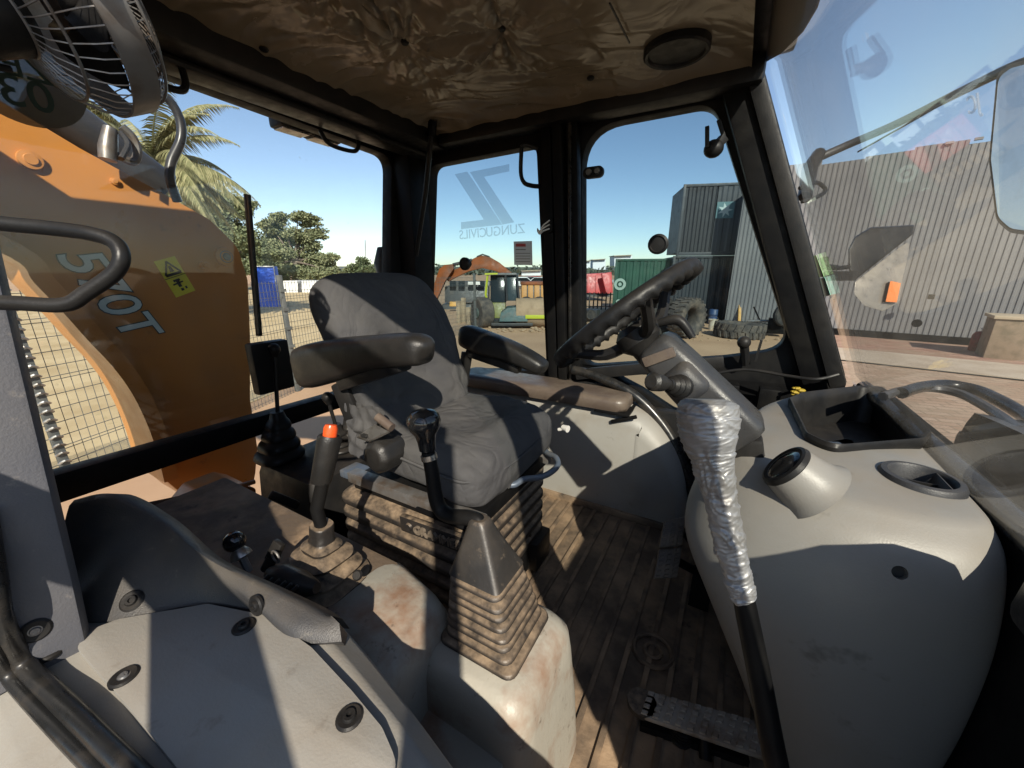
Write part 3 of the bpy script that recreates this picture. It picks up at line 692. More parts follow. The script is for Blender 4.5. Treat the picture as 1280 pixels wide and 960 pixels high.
# backrest
bk = [(-.885, -.50, .225, .065), (-.895, -.46, .24, .075), (-.92, -.38, .25, .078), (-.955, -.29, .255, .075), (-.985, -.21, .25, .072), (-1.015, -.15, .243, .07), (-1.05, -.09, .235, .068), (-1.075, -.045, .215, .062), (-1.09, -.018, .175, .045), (-1.096, -.008, .11, .02)]
secs = []
pp = spline([V((p[0], p[1], p[2])) for p in bk], 6, loop=False); hh = spline([V((p[3], 0, 0)) for p in bk], 6, loop=False)
for p, h in zip(pp, hh):
    sec = []
    for u, v in sup(48, p.z, h.x, .5):
        # forward normal leans back
        q = V((p.x + v * .95, SY + u, p.y + v * .28))
        if v > 0:
            q.x -= .018 * math.exp(-(u / .14) ** 2)
            f = noise.noise(V((u * 7 + p.y * 9, p.y * 5 - u * 6, 2)))
            q.x += .026 * f * max(0, min(1, (-.10 - p.y) / .12)); q.x -= .020 * max(0, 1 - 7 * abs(noise.noise(V((u * 4 + p.y * 5, p.y * 3 - u * 5, 12))))) * max(0, min(1, (-.14 - p.y) / .1)); q.x -= .012 * max(0, 1 - 8 * abs(noise.noise(V((u * 7 - p.y * 6, p.y * 6 + u * 3, 31))))) * max(0, min(1, (-.12 - p.y) / .1))
            q.x += .012 * abs(noise.noise(V((u * 6 - p.y * 10, p.y * 4, 8)))) * max(0, min(1, (-.2 - p.y) / .1))
        q.y += .012 * noise.noise(V((q.x * 6, p.y * 8, 5)))
        sec.append(q)
    secs.append(sec)
obj('backrest', MB().loft(secs), seat_cloth, seat, sharp=80)
# loose cover fold at the lower left corner
b = MB().grid(lambda u, v: V((-.93 + .13 * u + .02 * noise.noise(V((u * 4, v * 4, 1))), SY - .275 - .02 * noise.noise(V((u * 5, v * 6, 7))), -.36 - .16 * v)), 14, 14)
k = len(b.v); b.v += [p + V((0, .02, 0)) for p in b.v]; b.f += [tuple(i + k for i in reversed(f)) for f in b.f[:]]
obj('cover_fold', b, seat_cloth, seat, sharp=80)
def arm(name, pts, szs, par):
    P = spline(pts, 6, loop=False); Z = spline([V((a, c, 0)) for a, c in szs], 6, loop=False)
    secs = []
    for i, p in enumerate(P):
        d = (P[min(len(P) - 1, i + 1)] - P[max(0, i - 1)]).normalized(); s = V((0, 1, 0)); u = d.cross(s).normalized() * -1
        if u.z < 0: u = -u
        secs.append([p + s * a + u * c for a, c in sup(22, max(.004, Z[i].x), max(.004, Z[i].y), .62)])
    return obj(name, MB().loft(secs), armrest_vinyl, par, sharp=75)
Ya = .675
A = lambda x, y: U(x, y, Y=Ya)
arm('armrest', [A(377, 458), A(383, 459), A(420, 450), A(470, 440), A(510, 437), A(530, 438), A(537, 441)], [(.01, .03), (.042, .062), (.046, .060), (.046, .044), (.044, .040), (.036, .033), (.01, .012)], seat)
b = MB().bar(A(430, 480), A(505, 455), .05, .035); b.bar(A(425, 478), U(450, 540, Y=.69), .03, .05); obj('armrest_bracket', b, black_plastic, seat, bev=.008)
Yb = 1.245
A2 = lambda x, y: U(x, y, Y=Yb)
arm('armrest', [A2(576, 418), A2(583, 420), A2(610, 430), A2(640, 440), A2(665, 452), A2(678, 460), A2(682, 463)], [(.01, .02), (.042, .044), (.046, .046), (.046, .038), (.044, .032), (.036, .026), (.01, .01)], seat)
b = MB().bar(A2(585, 440), A2(650, 462), .04, .03); b.bar(A2(584, 440), V((-.93, 1.20, -.5)), .03, .04); obj('armrest_bracket', b, black_plastic, seat, bev=.006)
# belt buckle beside the cushion
bc = U(470, 540, Y=.655)
X1 = (U(492, 533, Y=.66) - U(452, 552, Y=.655)).normalized()
ob = U(478, 568, Y=.65)
sec = lambda p, r: [p + V((a * .9, c * .6, b_)) for a, c, b_ in ((r, 0, 0), (r * .7, 0, r * .7), (0, 0, r), (-r * .7, 0, r * .7), (-r, 0, 0), (-r * .7, 0, -r * .7), (0, 0, -r), (r * .7, 0, -r * .7))]
b = MB().loft([sec(ob + V((.0, -.035, 0)), .035), sec(ob + V((0, -.02, 0)), .05), sec(ob + V((0, .05, 0)), .052)]); obj('belt_reel', b, armrest_vinyl, seat, bev=.006)
b = MB().tube([U(472, 521, Y=.64), U(490, 535, Y=.64)], .012, 12); obj('belt_roller', b, pad_vinyl, seat)
p1, p2, p3, p4 = U(447, 548, Y=.62), U(470, 532, Y=.63), U(488, 541, Y=.63), U(462, 553, Y=.62)
b = MB().loft([[p1, p2, p3, p4], [p + V((0, -.004, .006)) for p in (p1, p2, p3, p4)]]); bk_ = obj('buckle_plate', b, chrome, seat, bev=.002)
b = MB().box(U(456, 546, Y=.615) + V((0, 0, .004)), (.018, .012, .006)); obj('slot', b, print_black, bk_)
# bellows suspension
def ring_sec(cx, cy, wx, wy, z, r=.05): return [V((cx + u, cy + v, z)) for u, v in rrect(wx, wy, r, 6)]
secs = []
N = 6
for i in range(N):
    for f_, k in [(0, .0), (.12, .85), (.22, 1), (.50, 1), (.62, .85), (.95, .0)]:
        z = -.975 + .30 * (i + f_) / N
        secs.append(ring_sec(-.79, SY, .455 + .065 * k, .475 + .065 * k, z, .055))
bel = obj('bellows', MB().loft(secs), dusty_rubber, seat, sharp=60)
bx('seat_base', (-1.04, SY - .25, -1.085), (-.54, SY + .25, -.975), black_metal, .012, seat)
b = MB().box2((-1.0, SY - .23, -.68), (-.52, SY + .23, -.635)); b.box2((-.72, SY - .245, -.665), (-.53, SY - .21, -.65)); obj('seat_frame', b, black_metal, seat, bev=.008)
for dy in (-.215, .215):
    b = MB().box2((-1.02, SY + dy - .02, -.66), (-.50, SY + dy + .02, -.625)); obj('slide_rail', b, dull_steel, seat, bev=.004)
tx = U(551, 671, Y=SY - .272)
# embossed plate and lettering on the near side of the bellows
x0, x1 = U(505, 655, Y=.665), U(587, 685, Y=.665)
d = (x1 - x0).normalized(); upv = V((0, -.15, 1))
cpl = (x0 + x1) / 2
b = MB().box(cpl + V((0, .006, 0)), ((x1 - x0).length * 1.12, .018, .05), Matrix((d, V((0, 1, 0)), d.cross(V((0, 1, 0))))).transposed()); pl_ = obj('name_plate', b, dusty_rubber, seat, bev=.006)
text('lettering', 'GRAMMER', pbr('worn_letter', (.15, .12, .09), .6), pl_, cpl + d * .012 + V((0, -.006, 0)), d, (0, 0, 1), .036, .004)
b = MB().lathe([(.001, .006), (.010, .006), (.013, 0), (.001, 0)], cpl - d * .092 + V((0, -.003, 0)), (0, -1, 0), 12); obj('emblem', b, dusty_rubber, pl_)
# lever handle and side controls
S2 = lambda x, y, s: U(x, y, S=s)
b = MB().tube([S2(604, 602, .00245), S2(628, 604, .00236), S2(642, 606, .00234), S2(655, 599, .00238), S2(672, 597, .00245), S2(686, 592, .0025), S2(697, 582, .00262), S2(695, 572, .0027), S2(684, 566, .0028), S2(676, 556, .0029)], .0095, 10, smooth=6); obj('slide_handle', b, blue_steel, seat)
for q, s_ in (((604, 602), .00245), ((676, 557), .0029)):
    a = S2(q[0] - 8, q[1] - 1, s_); c = S2(q[0] + 10, q[1] + 2, s_ * .99); b = MB().bar(a, c, .018, .018); obj('handle_end', b, chrome, seat, bev=.004)
c = S2(651, 671, .0030)
b = MB().lathe([(.001, .02), (.038, .02), (.042, .012), (.042, -.012), (.001, -.012)], c, (.55, -.8, .1), 18); kn = obj('weight_knob', b, armrest_vinyl, seat)
b = MB().bar(c + V((.012, -.018, -.03)), c + V((.012, -.018, .03)), .014, .014); obj('grip', b, dull_steel, kn, bev=.003)
b = MB().box(S2(668, 683, .0031), (.08, .12, .12)); obj('control_box', b, black_plastic, seat, bev=.008)
b = MB().tube([U(698, 537, Y=1.2), U(710, 535, Y=1.2)], [.006, .006], 8); b.lathe([(.001, .014), (.013, .014), (.010, -.010), (.001, -.010)], U(706, 535, Y=1.2), (1, -.3, 0), 10); obj('side_knob', b, paper, seat)

# ------------------------------------------------------------------ rear control console
rc = thing('control_console', 'dusty dark control console with rubber booted levers behind the left of the seat', 'console', (-1.42, .9, FLOOR))
secs = []
for z, g in ((FLOOR, 0), (-.80, -.02), (-.765, -.03), (-.752, -.05)):
    secs.append([V((-1.45 + u, .93 + v, z)) for u, v in rrect(.42 + 2 * g, .46 + 2 * g, .03, 4)])
obj('housing', MB().loft(secs), black_plastic, rc, sharp=40)
b = MB().bar(U(338, 618, X=-1.235), U(372, 632, X=-1.235), .02, .03); obj('moulded_grip', b, black_plastic, rc, bev=.008)
def boot(name, base, topc, w0, d0, w1, d1, n, m, par, h0=0, collar=.03, round_=.35, twist=None):
    """pleated rubber boot from a base rectangle to a small collar"""
    base, topc = V(base), V(topc); secs = []
    M = n * 6
    for i in range(M + 1):
        t = i / M; k = abs(math.sin(math.pi * n * t)) ** .7
        cw = w0 * (1 - t) + w1 * t; cd = d0 * (1 - t) + d1 * t
        cw += .022 * k * (1 - .5 * t); cd += .022 * k * (1 - .5 * t); p = base.lerp(topc, t)
        secs.append([p + V((u, v, 0)) for u, v in rrect(cw, cd, min(cw, cd) * round_, 4)])
    secs.append([topc + V((u * .8, v * .8, collar)) for u, v in rrect(w1, d1, min(w1, d1) * .45, 4)])
    return obj(name, MB().loft(secs), m, par, sharp=60)
LB = [((350, 572), (343, 440), .13), ((428, 560), (410, 500), .10), ((440, 556), (428, 485), .09)]
for (bx_, by_), (tx_, ty_), w_ in LB:
    p = U(bx_, by_, Z=-.75); t = U(tx_, ty_, X=p.x - .02); m_ = p.lerp(t, .38)
    bt = boot('boot', p, m_, w_ * 1.25, w_ * 1.25, w_ * .45, w_ * .45, 4, black_plastic, rc)
    b = MB().tube([m_, t], .008, 8); b.tube([t - V((0, 0, .02)), t, t + V((0, 0, .02))], [.010, .02, .012], 10); b.ball(t + V((0, 0, .012)), .024, 12, 8); obj('lever', b, black_plastic, rc)
b = MB().box(U(446, 590, Z=-.75), (.10, .08, .03)); obj('switch_plate', b, blue_steel, rc, bev=.006)

# ------------------------------------------------------------------ hand brake
hb = thing('parking_brake', 'black parking brake lever with an orange release button and pleated dusty boot', 'brake lever', U(400, 735, S=.0020))
s_ = .00178
base = U(402, 722, S=.00180)
topb = U(402, 655, S=.00176)
secs = []
sc_ = [(0, .150, .125), (.08, .158, .13), (.16, .112, .092), (.26, .142, .116), (.36, .092, .076), (.46, .118, .096), (.56, .070, .060), (.63, .082, .068), (.70, .052, .048), (.82, .05, .046), (.98, .052, .05), (1.0, .05, .048)]
for t, a_, c_ in sc_:
    kb = 1.28 - .42 * t; p = base.lerp(topb, t); a_ *= kb; c_ *= kb
    secs.append([p + V((u, v, .004 * noise.noise(V((u * 20, v * 20, t * 9))))) for u, v in rrect(a_, c_, min(a_, c_) * .35, 5)])
S3 = []
for i in range(len(secs) - 1):
    for q in range(4): S3.append([a_.lerp(c_, q / 4) for a_, c_ in zip(secs[i], secs[i + 1])])
S3.append(secs[-1])
obj('boot', MB().loft(S3), dusty_rubber, hb, sharp=50)
b = MB().lathe([(.001, .006), (.008, .006), (.011, .001), (.001, 0)], U(447, 719, S=.00166), (.3, -.6, .5), 12); obj('stud', b, black_plastic, hb)
b = MB().tube([U(402, 660, S=.00176), U(396, 636, S=.00175), U(404, 600, S=.00172)], [.013, .014, .014], 12); obj('shaft', b, black_metal, hb)
b = MB().tube([U(401, 604, S=.00173), U(402, 598, S=.00173), U(412, 548, S=.00166), U(412.5, 545, S=.00166)], [.019, .022, .024, .020], 16); obj('grip', b, armrest_vinyl, hb)
b = MB().tube([U(412, 548, S=.00166), U(413.5, 535, S=.00165), U(414, 531, S=.00165)], [.014, .014, .011], 12); obj('release_button', b, red_button, hb)

# two short levers beside it on the fender
for nm, lab, kx, ky, bxp, byp, kind in (('short_lever', 'short lever with a round black ball knob beside the key switch', 293, 677, 312, 715, 0), ('switch_lever', 'short black blade shaped lever with a wire ring next to the ball knob', 350, 677, 333, 712, 1)):
    t0 = U(bxp, byp, S=.00172); t1 = U(kx, ky, S=.00172)
    th = thing(nm, lab, 'lever', t0)
    if kind == 0:
        b = MB().tube([t0, t0.lerp(t1, .6), t1], [.008, .008, .007], 8); obj('shaft', b, dull_steel, th)
        b = MB().lathe([(.010, 0), (.021, .004), (.019, .014), (.010, .026), (.006, .03)], t0.lerp(t1, .45), t1 - t0, 16); obj('collar', b, chrome, th)
        b = MB().ball(t1, .022, 16, 10); obj('knob', b, knob_gloss, th)
    else:
        d = (t1 - t0).normalized()
        b = MB().tube([t0, t0 + d * .03], .012, 12); obj('base', b, black_plastic, th)
        b = MB().bar(t0 + d * .02, t1, .026, .016, (.3, -.8, .5)); obj('blade', b, black_plastic, th, bev=.005)
        cc = t0.lerp(t1, .7) + V((.02, -.008, 0)); b = MB().tube([cc + V((.013 * math.cos(a), -.004, .013 * math.sin(a))) for a in (k * math.pi / 8 for k in range(16))], .0022, 6, loop=True); obj('ring', b, dull_steel, th)
# slotted vent moulding between them and the trim
v0 = U(345, 722, S=.00160); v1 = U(394, 738, S=.00152)
vm = thing('vent_moulding', 'curved black moulding with short slots beside the small levers', 'vent', v0)
b = MB().tube([U(336, 716, S=.00160), U(352, 722, S=.00158), U(375, 731, S=.00155), U(396, 735, S=.00152)], [.012, .026, .026, .010], 12, smooth=4); o_ = obj('shell', b, black_plastic, vm)
for k in range(6):
    c = v0.lerp(v1, .05 + .15 * k) + V((0, -.022, .017)); b = MB().bar(c + V((-.004, -.006, -.006)), c + V((.006, .004, .006)), .005, .006); obj('slot', b, print_black, vm, bev=.001)

# ------------------------------------------------------------------ lever housing, boot and bent lever
lh = thing('lever_housing', 'scuffed pale grey floor box under the pleated rubber boot', 'lever box', (-.32, .52, FLOOR))
secs = []
for z, g in ((FLOOR, .02), (-.95, .012), (-.80, 0), (-.750, -.006), (-.728, -.020), (-.716, -.04)):
    r0 = [( -.475 - g, .395 - g * .3), (-.205 + g, .395 - g), (-.205 + g, .66 + g), (-.475 - g, .66 + g)]
    secs.append([V((x, y, z + (.02 * (-.34 - x) if z > -.9 else 0))) for x, y in rpoly(r0, .055, 6)])
obj('box', MB().loft(secs), grime_plastic, lh, sharp=70)
b = MB().loft([[V((-.50 + .1 * u, .28 + .02 * v, -.98)) for u, v in ((0, 0), (3, 0), (3, 7), (0, 7))], [V((-.50 + .1 * u, .30 + .02 * v, -.83)) for u, v in ((0, 0), (2.6, 0), (2.6, 6), (0, 6))]]); obj('flange', b, grime_plastic, lh, bev=.02)
bl = thing('bent_lever', 'bent black lever with a glossy round knob rising from a pleated dusty boot', 'lever', (-.33, .53, -.72))
bb, bt_ = V((-.338, .528, -.712)), U(600, 655, Y=.53)
secs = []
NP = 8
mid = bb.lerp(bt_, .60)
PL = [(0, .1), (.10, .9), (.16, 1), (.50, 1), (.58, .9), (.96, .1)]
for i in range(NP):
    for f_, k in PL:
        t = (i + f_) / NP; p = bb.lerp(mid, t); a_ = .122 - .044 * t + .038 * k; c_ = .122 - .049 * t + .038 * k
        if i == 0 and f_ < .6: a_ += .014; c_ += .014
        wob = .0015 * math.sin(i * 2.4)
        secs.append([p + V((u + wob, v - wob, .0012 * noise.noise(V((u * 30, v * 30, i))))) for u, v in rrect(a_, c_, .020, 4)])
obj('pleated_boot', MB().loft(secs), dusty_rubber, bl, sharp=55)
secs = []
for t, a_, c_ in ((0, .118, .108), (.06, .112, .102), (.5, .075, .068), (.9, .045, .042), (1, .038, .036), (1.04, .03, .03)):
    p = mid.lerp(bt_ + V((0, 0, .01)), t); secs.append([p + V((u, v, 0)) for u, v in rrect(a_, c_, .012, 4)])
obj('boot_cone', MB().loft(secs), rubber, bl, bev=0, sharp=30)
L = lambda x, y: U(x, y, Y=.53)
b = MB().tube([L(602, 660), L(598, 650), L(585, 647), L(563, 645), L(550, 636), L(544, 618), L(540, 590), L(535, 565)], [.013, .013, .0155, .0155, .0155, .0155, .0145, .0135], 14, smooth=5); obj('shaft', b, black_metal, bl)
b = MB().tube([L(537, 574), L(535.6, 568)], .0165, 14); obj('ferrule', b, chrome, bl)
kc = L(530, 528); ax = (L(530, 528) - L(535, 566)).normalized()
b = MB().lathe([(.001, -.058), (.0165, -.058), (.018, -.040), (.021, -.026), (.030, -.012), (.0335, .002), (.031, .014), (.022, .023), (.010, .027), (.001, .028)], kc, ax, 28); obj('knob', b, knob_gloss, bl)

# ------------------------------------------------------------------ steering column
CY = .95
WC = V((-.232, CY, -.102)); WN = V((-.64, .0, .77)).normalized()
stc = thing('steering_column', 'grey black steering column with a knobbly rimmed steering wheel', 'steering wheel', (.07, CY, -.38))
e1 = V((0, 1, 0)); e2 = WN.cross(e1).normalized()
if e2.z < 0: e2 = -e2
R_ = .182
# rim with finger bumps on the underside
secs = []; NS = 144
for i in range(NS):
    a = 2 * math.pi * i / NS; rd = e1 * math.cos(a) + e2 * math.sin(a); c = WC + rd * R_
    bump = max(0, math.sin(a * 36)) ** 2
    sec = []
    for k in range(14):
        q = 2 * math.pi * k / 14; r = .0165; n_ = math.sin(q)
        if n_ < -.3: r += .0075 * bump * min(1, (-n_ - .3) / .4)
        sec.append(c + rd * r * math.cos(q) + WN * r * n_)
    secs.append(sec)
wheel = obj('steering_wheel', MB().loft(secs, loop=True), black_plastic, stc, sharp=80)
hub = WC - WN * .065
for a in (35, 145, 270):
    a = math.radians(a); rd = e1 * math.cos(a) + e2 * math.sin(a)
    b = MB().tube([hub + rd * .02, hub + rd * .09 + WN * .01, WC + rd * .15 - WN * .012, WC + rd * R_], [.014, .015, .013, .009], 8, smooth=4); obj('spoke', b, black_plastic, wheel)
b = MB().lathe([(.001, .035), (.035, .035), (.05, .02), (.052, -.01), (.035, -.03), (.03, -.09), (.001, -.09)], hub, WN, 24); obj('hub', b, black_plastic, wheel)
b = MB().lathe([(.001, .03), (.02, .03), (.026, .022), (.022, 0), (.001, 0)], WC + e2 * .03 + WN * .012 - e1 * .17, WN, 16)
# column cover: long rounded box
ca, cb = U(818, 430, Y=CY), U(930, 545, Y=CY)
cd = (cb - ca).normalized(); cu = cd.cross(e1).normalized()
if cu.z < 0: cu = -cu
secs = []
for t, w_, h_ in ((-.02, .07, .06), (.0, .09, .078), (.05, .105, .092), (.3, .112, .098), (.75, .118, .105), (.95, .122, .108), (1.0, .112, .098), (1.02, .09, .08)):
    p = ca.lerp(cb, t); secs.append([p + e1 * u + cu * v for u, v in rrect(w_, h_, .022, 5)])
cov_ = obj('column_cover', MB().loft(secs), pbr('column_plastic', (.036, .036, .038), .36, c2=(.06, .057, .053), sc=6, lo=.4, hi=.75, bump=.2, bsc=350), stc, sharp=45)
b = MB().tube([hub - WN * .05, ca + cd * .02], [.030, .034], 18); obj('column_tube', b, dull_steel, stc)
sw = ca.lerp(cb, .25) - e1 * .054; 
b = MB().plate([rrect(.095, .032, .006)], lambda u, v, t: sw + cd * u + cu * (v + .012) - e1 * t, -.002, .002); 
nY = -e1
def col_label(t, wd, off):
    c = ca.lerp(cb, t) + cu * off - e1 * .058
    b = MB().plate([rrect(wd, .022, .003)], lambda u, v, q: c + (cd * .75 - cu * .66) * u * .0 + cd * u * .35 + cu * u * .94 + (cd * .94 - cu * .35) * v - e1 * q, -.006, .0015)
    return obj('column_label', b, pad_vinyl, stc, bev=.001)
col_label(.10, .07, .0); col_label(.88, .07, .0)
# stalk with its rubber boot on the near side
s0 = ca.lerp(cb, .38) - e1 * .055; sd = (U(806, 470, Y=.76) - s0).normalized()
b = MB().loft([[s0 + cd * u + cu * v for u, v in rrect(.085, .08, .02, 5)], [s0 - e1 * .018 + cd * u + cu * v for u, v in rrect(.075, .07, .02, 5)], [s0 - e1 * .028 + cd * u + cu * v for u, v in rrect(.05, .05, .02, 5)]]); obj('stalk_base', b, charcoal, stc, sharp=50)
s1 = s0 - e1 * .03
b = MB().tube([s1, s1 + sd * .015, s1 + sd * .02, s1 + sd * .03, s1 + sd * .035, s1 + sd * .045, s1 + sd * .05, s1 + sd * .06], [.024, .026, .019, .022, .016, .019, .013, .012], 14); obj('stalk_boot', b, black_plastic, stc)
b = MB().tube([s1 + sd * .05, s1 + sd * .075, s1 + sd * .085, s1 + sd * .115, s1 + sd * .122], [.010, .012, .017, .019, .013], 14); obj('stalk', b, armrest_vinyl, stc)
# column collar and hand lever above the cover
b = MB().tube([ca + cu * .04 - cd * .03, ca + cu * .075 - cd * .005, ca + cu * .07 + cd * .045], [.010, .012, .008], 10, smooth=4); obj('tilt_lever', b, black_plastic, stc)
lo_ = U(930, 600, Y=.95)
b = MB().box(U(918, 612, Y=.93), (.09, .08, .09)); b.bar(cb, cb + V((.03, 0, -.12)), .07, .06, (0, 1, 0)); obj('column_foot', b, black_plastic, stc, bev=.012)

# ------------------------------------------------------------------ front console (dashboard)
dash = thing('dashboard', 'bulging grey moulded front console with a deep tray and a round air vent', 'dashboard', (.25, 1.0, FLOOR))
def ring(pts, z, n=8): return [V((p.x, p.y, z)) for p in spline([V((x, y, 0)) for x, y in pts], n)]
R0 = [(.20, 1.06), (.22, .84), (.33, .74), (.425, .755), (.43, .86), (.43, 1.15), (.40, 1.28), (.28, 1.25)]
R1 = [(.12, 1.0), (.15, .83), (.28, .735), (.41, .75), (.43, .86), (.43, 1.2), (.38, 1.33), (.22, 1.25)]
R2 = [(.03, .98), (.08, .81), (.24, .725), (.41, .745), (.43, .86), (.43, 1.3), (.36, 1.42), (.14, 1.28)]
R3 = [(-.03, .97), (.03, .80), (.21, .72), (.405, .745), (.43, .87), (.43, 1.4), (.36, 1.52), (.10, 1.30)]
R4 = [(-.025, .99), (.035, .82), (.21, .735), (.40, .76), (.43, .89), (.43, 1.48), (.36, 1.60), (.10, 1.34)]
R5 = [(.01, 1.0), (.06, .85), (.22, .765), (.395, .79), (.428, .91), (.43, 1.52), (.36, 1.64), (.12, 1.36)]
R6 = [(.04, 1.02), (.085, .89), (.225, .81), (.385, .83), (.42, .95), (.425, 1.54), (.35, 1.66), (.14, 1.38)]
levels = [(R0, -1.10), (R1, -.92), (R2, -.74), (R3, -.60), (R4, -.50), (R5, -.43), (R6, -.392)]
secs = [ring(p, z) for p, z in levels]
# interpolate more levels smoothly
full = []
for i in range(len(secs) - 1):
    for q in range(5):
        t = q / 5; row = []
        for j in range(len(secs[0])):
            p0, p1, p2, p3 = (secs[max(0, min(len(secs) - 1, i + k))][j] for k in (-1, 0, 1, 2))
            row.append(.5 * ((2 * p1) + (p2 - p0) * t + (2 * p0 - 5 * p1 + 4 * p2 - p3) * t * t + (3 * p1 - p0 - 3 * p2 + p3) * t ** 3))
        full.append(row)
full.append(secs[-1])
cen = V((.26, 1.15, -.372))
for s in (.95, .88, .78, .6, .4, .2):
    full.append([V((cen.x + (p.x - cen.x) * s, cen.y + (p.y - cen.y) * s, -.392 + .02 * (1 - s) ** .5)) for p in secs[-1]])
# dents: soft shoulder over the near face
dsh = obj('console_body', MB().loft(full), dash_plastic, dash, sharp=75)
# tray
zt = -.372
tp = [U(988, 503, Z=zt), U(1004, 496, Z=zt), U(1078, 487, Z=zt), U(1104, 492, Z=zt), U(1158, 544, Z=zt), U(1150, 553, Z=zt), U(1040, 562, Z=zt), U(1008, 546, Z=zt)]
tpl = rpoly([(p.x, p.y) for p in tp], [.03, .03, .04, .03, .02, .03, .05, .03], 5)
tcx = sum(p[0] for p in tpl) / len(tpl); tcy = sum(p[1] for p in tpl) / len(tpl)
g_ = lambda s, z: [V((tcx + (x - tcx) * s, tcy + (y - tcy) * s, z)) for x, y in tpl]
vc, vn = hit(dsh, 1151, 599); vn = (vn + V((0, 0, 1.5))).normalized(); vc += vn * .003
pt, pn_ = hit(dsh, 1125, 716)
cut(dsh, MB().loft([g_(.99, -.50), g_(1.0, -.30)]).lathe([(.047, -.10), (.047, .05)], vc, vn, 32).lathe([(.0105, -.03), (.0105, .02)], pt, pn_, 20))
obj('storage_tray', MB().loft([g_(1.0, -.40), g_(1.035, -.385), g_(1.055, -.366), g_(1.03, -.358), g_(.985, -.362), g_(.95, -.39), g_(.88, -.47), g_(.3, -.475)], caps=False), black_plastic, dash, sharp=50)
c = U(1022, 546, Z=-.40)
b = MB().box(V((tcx - .04, tcy - .03, -.466)), (.10, .06, .012), Matrix.Rotation(.4, 3, 'Z')); obj('tray_liner', b, blue_steel, dash, bev=.004)
# gauge pod
gp = U(981, 582, Z=-.355); gd = V((-.80, -.05, .62)).normalized()
pod = obj('gauge_pod', MB().lathe([(.068, -.068), (.058, -.054), (.053, -.036), (.049, -.015), (.046, 0), (.044, .003), (.001, .003)], gp, gd, 36), dash_plastic, dash, sharp=50)
b = MB().lathe([(.035, .004), (.041, .006), (.046, .004), (.0485, -.004), (.045, -.01)], gp, gd, 36, caps=False); obj('bezel', b, black_plastic, pod)
b = MB().lathe([(.001, .006), (.018, .0055), (.032, .004), (.037, .001)], gp, gd, 30, caps=False); obj('gauge_glass', b, knob_gloss, pod)
# vent
ventp = obj('air_vent', MB().lathe([(.0455, -.055), (.0455, .002), (.049, .006), (.058, .005), (.062, -.002), (.064, -.03), (.047, -.03)], vc, vn, 40, caps=False), charcoal, dash, sharp=50)
b = MB().lathe([(.046, -.05), (.0455, -.054), (.001, -.054)], vc, vn, 24, caps=True); obj('vent_floor', b, black_metal, ventp)
for k, q in enumerate((-.026, -.004)):
    b = MB().lathe([(.001, -.02), (.011, -.016), (.011, .012), (.001, .014)], vc + V((q, .012, -.028)), vn, 14); obj('nozzle_ball', b, black_plastic, ventp)
b = MB().box(vc + V((.027, .0, -.012)), (.003, .068, .030), Matrix.Rotation(.3, 3, 'Y')); obj('flap', b, charcoal, ventp, bev=.001)
b = MB().bar(vc + V((-.043, .004, -.016)), vc + V((.043, .004, -.016)), .004, .012); obj('vane', b, black_plastic, ventp)
# blanking plug in the near face
b = MB().lathe([(.001, -.012), (.0103, -.012), (.0103, -.03), (.001, -.03)], pt, pn_, 18); obj('blanking_plug', b, print_black, dash)
b = MB().tube([U(868, 617, Y=.93), U(884, 612, Y=.93)], [.006, .007], 10); b.lathe([(.001, 0), (.035, 0), (.035, .01), (.001, .01)], U(893, 620, Y=.97), (-.6, -.8, 0), 18); obj('ignition_key', b, black_plastic, dash)
b = MB().box(U(930, 632, Y=.86), (.11, .05, .06)); obj('switch_recess', b, black_plastic, dash, bev=.01)

# ------------------------------------------------------------------ lever wrapped in tape
tl = thing('taped_lever', 'long black lever with its knob wrapped in wrinkled silver tape before the front console', 'lever', U(985, 1080, S=.00104))
T = lambda x, y, s: U(x, y, S=s)
ctr = [(884, 499, .00103), (884, 506, .00103), (885, 525, .00103), (886, 548, .001035), (891, 575, .00104), (898, 610, .00104), (906, 650, .00104), (914, 690, .00104), (924, 725, .00104), (929, 744, .00104), (931, 748, .00104)]
rad = [.024, .0340, .0360, .0335, .0255, .0210, .0195, .0185, .0165, .0155, .012]
P = spline([T(*q) for q in ctr], 26, loop=False); Rr = spline([V((r, 0, 0)) for r in rad], 26, loop=False)
secs = []
prev = None
for i, p in enumerate(P):
    d = (P[min(len(P) - 1, i + 1)] - P[max(0, i - 1)]).normalized()
    u = (V((1, 0, 0)) - d * d.x).normalized(); s = d.cross(u); r = Rr[i].x; sec = []
    for k in range(72):
        a = 2 * math.pi * k / 96; q = p + (u * math.cos(a) + s * math.sin(a)) * r
        sp_ = (i / len(P) * 11 + a / 6.2832 + .25 * noise.noise(q * 9)) % 1; spi = .0016 * (1 - sp_) * (1 if sp_ > .06 else sp_ / .06) - .0008
        wv = noise.noise(q * 22) * 1.6; n1 = noise.noise(V((q.x * 26 + wv, q.y * 26, q.z * 48 + q.x * 30 + wv * 1.5))); n2 = noise.noise(q * 70); am = .45 + .9 * max(0, noise.noise(q * 14 + V((9, 2, 4))) + .25)
        n3 = noise.noise(V((q.x * 60 + q.z * 40, q.y * 60, q.z * 170 - q.x * 90)))
        crease = spi + am * (.0026 * (1 - 3.4 * min(.4, abs(n1))) + .0020 * (1 - 2.8 * min(.4, abs(n3)))) + .0004 * n2
        sec.append(q + (u * math.cos(a) + s * math.sin(a)) * (crease - .001))
    secs.append(sec)
obj('tape_wrap', MB().loft(secs), silver_tape, tl, sharp=180)
b = MB().tube([T(928, 740, .00104), T(935, 775, .00104), T(950, 850, .00104), T(962, 915, .00104), T(972, 965, .00104), T(992, 1080, .00104)], [.0125, .0135, .0140, .0145, .0145, .0145], 16, smooth=4); obj('shaft', b, black_metal, tl)
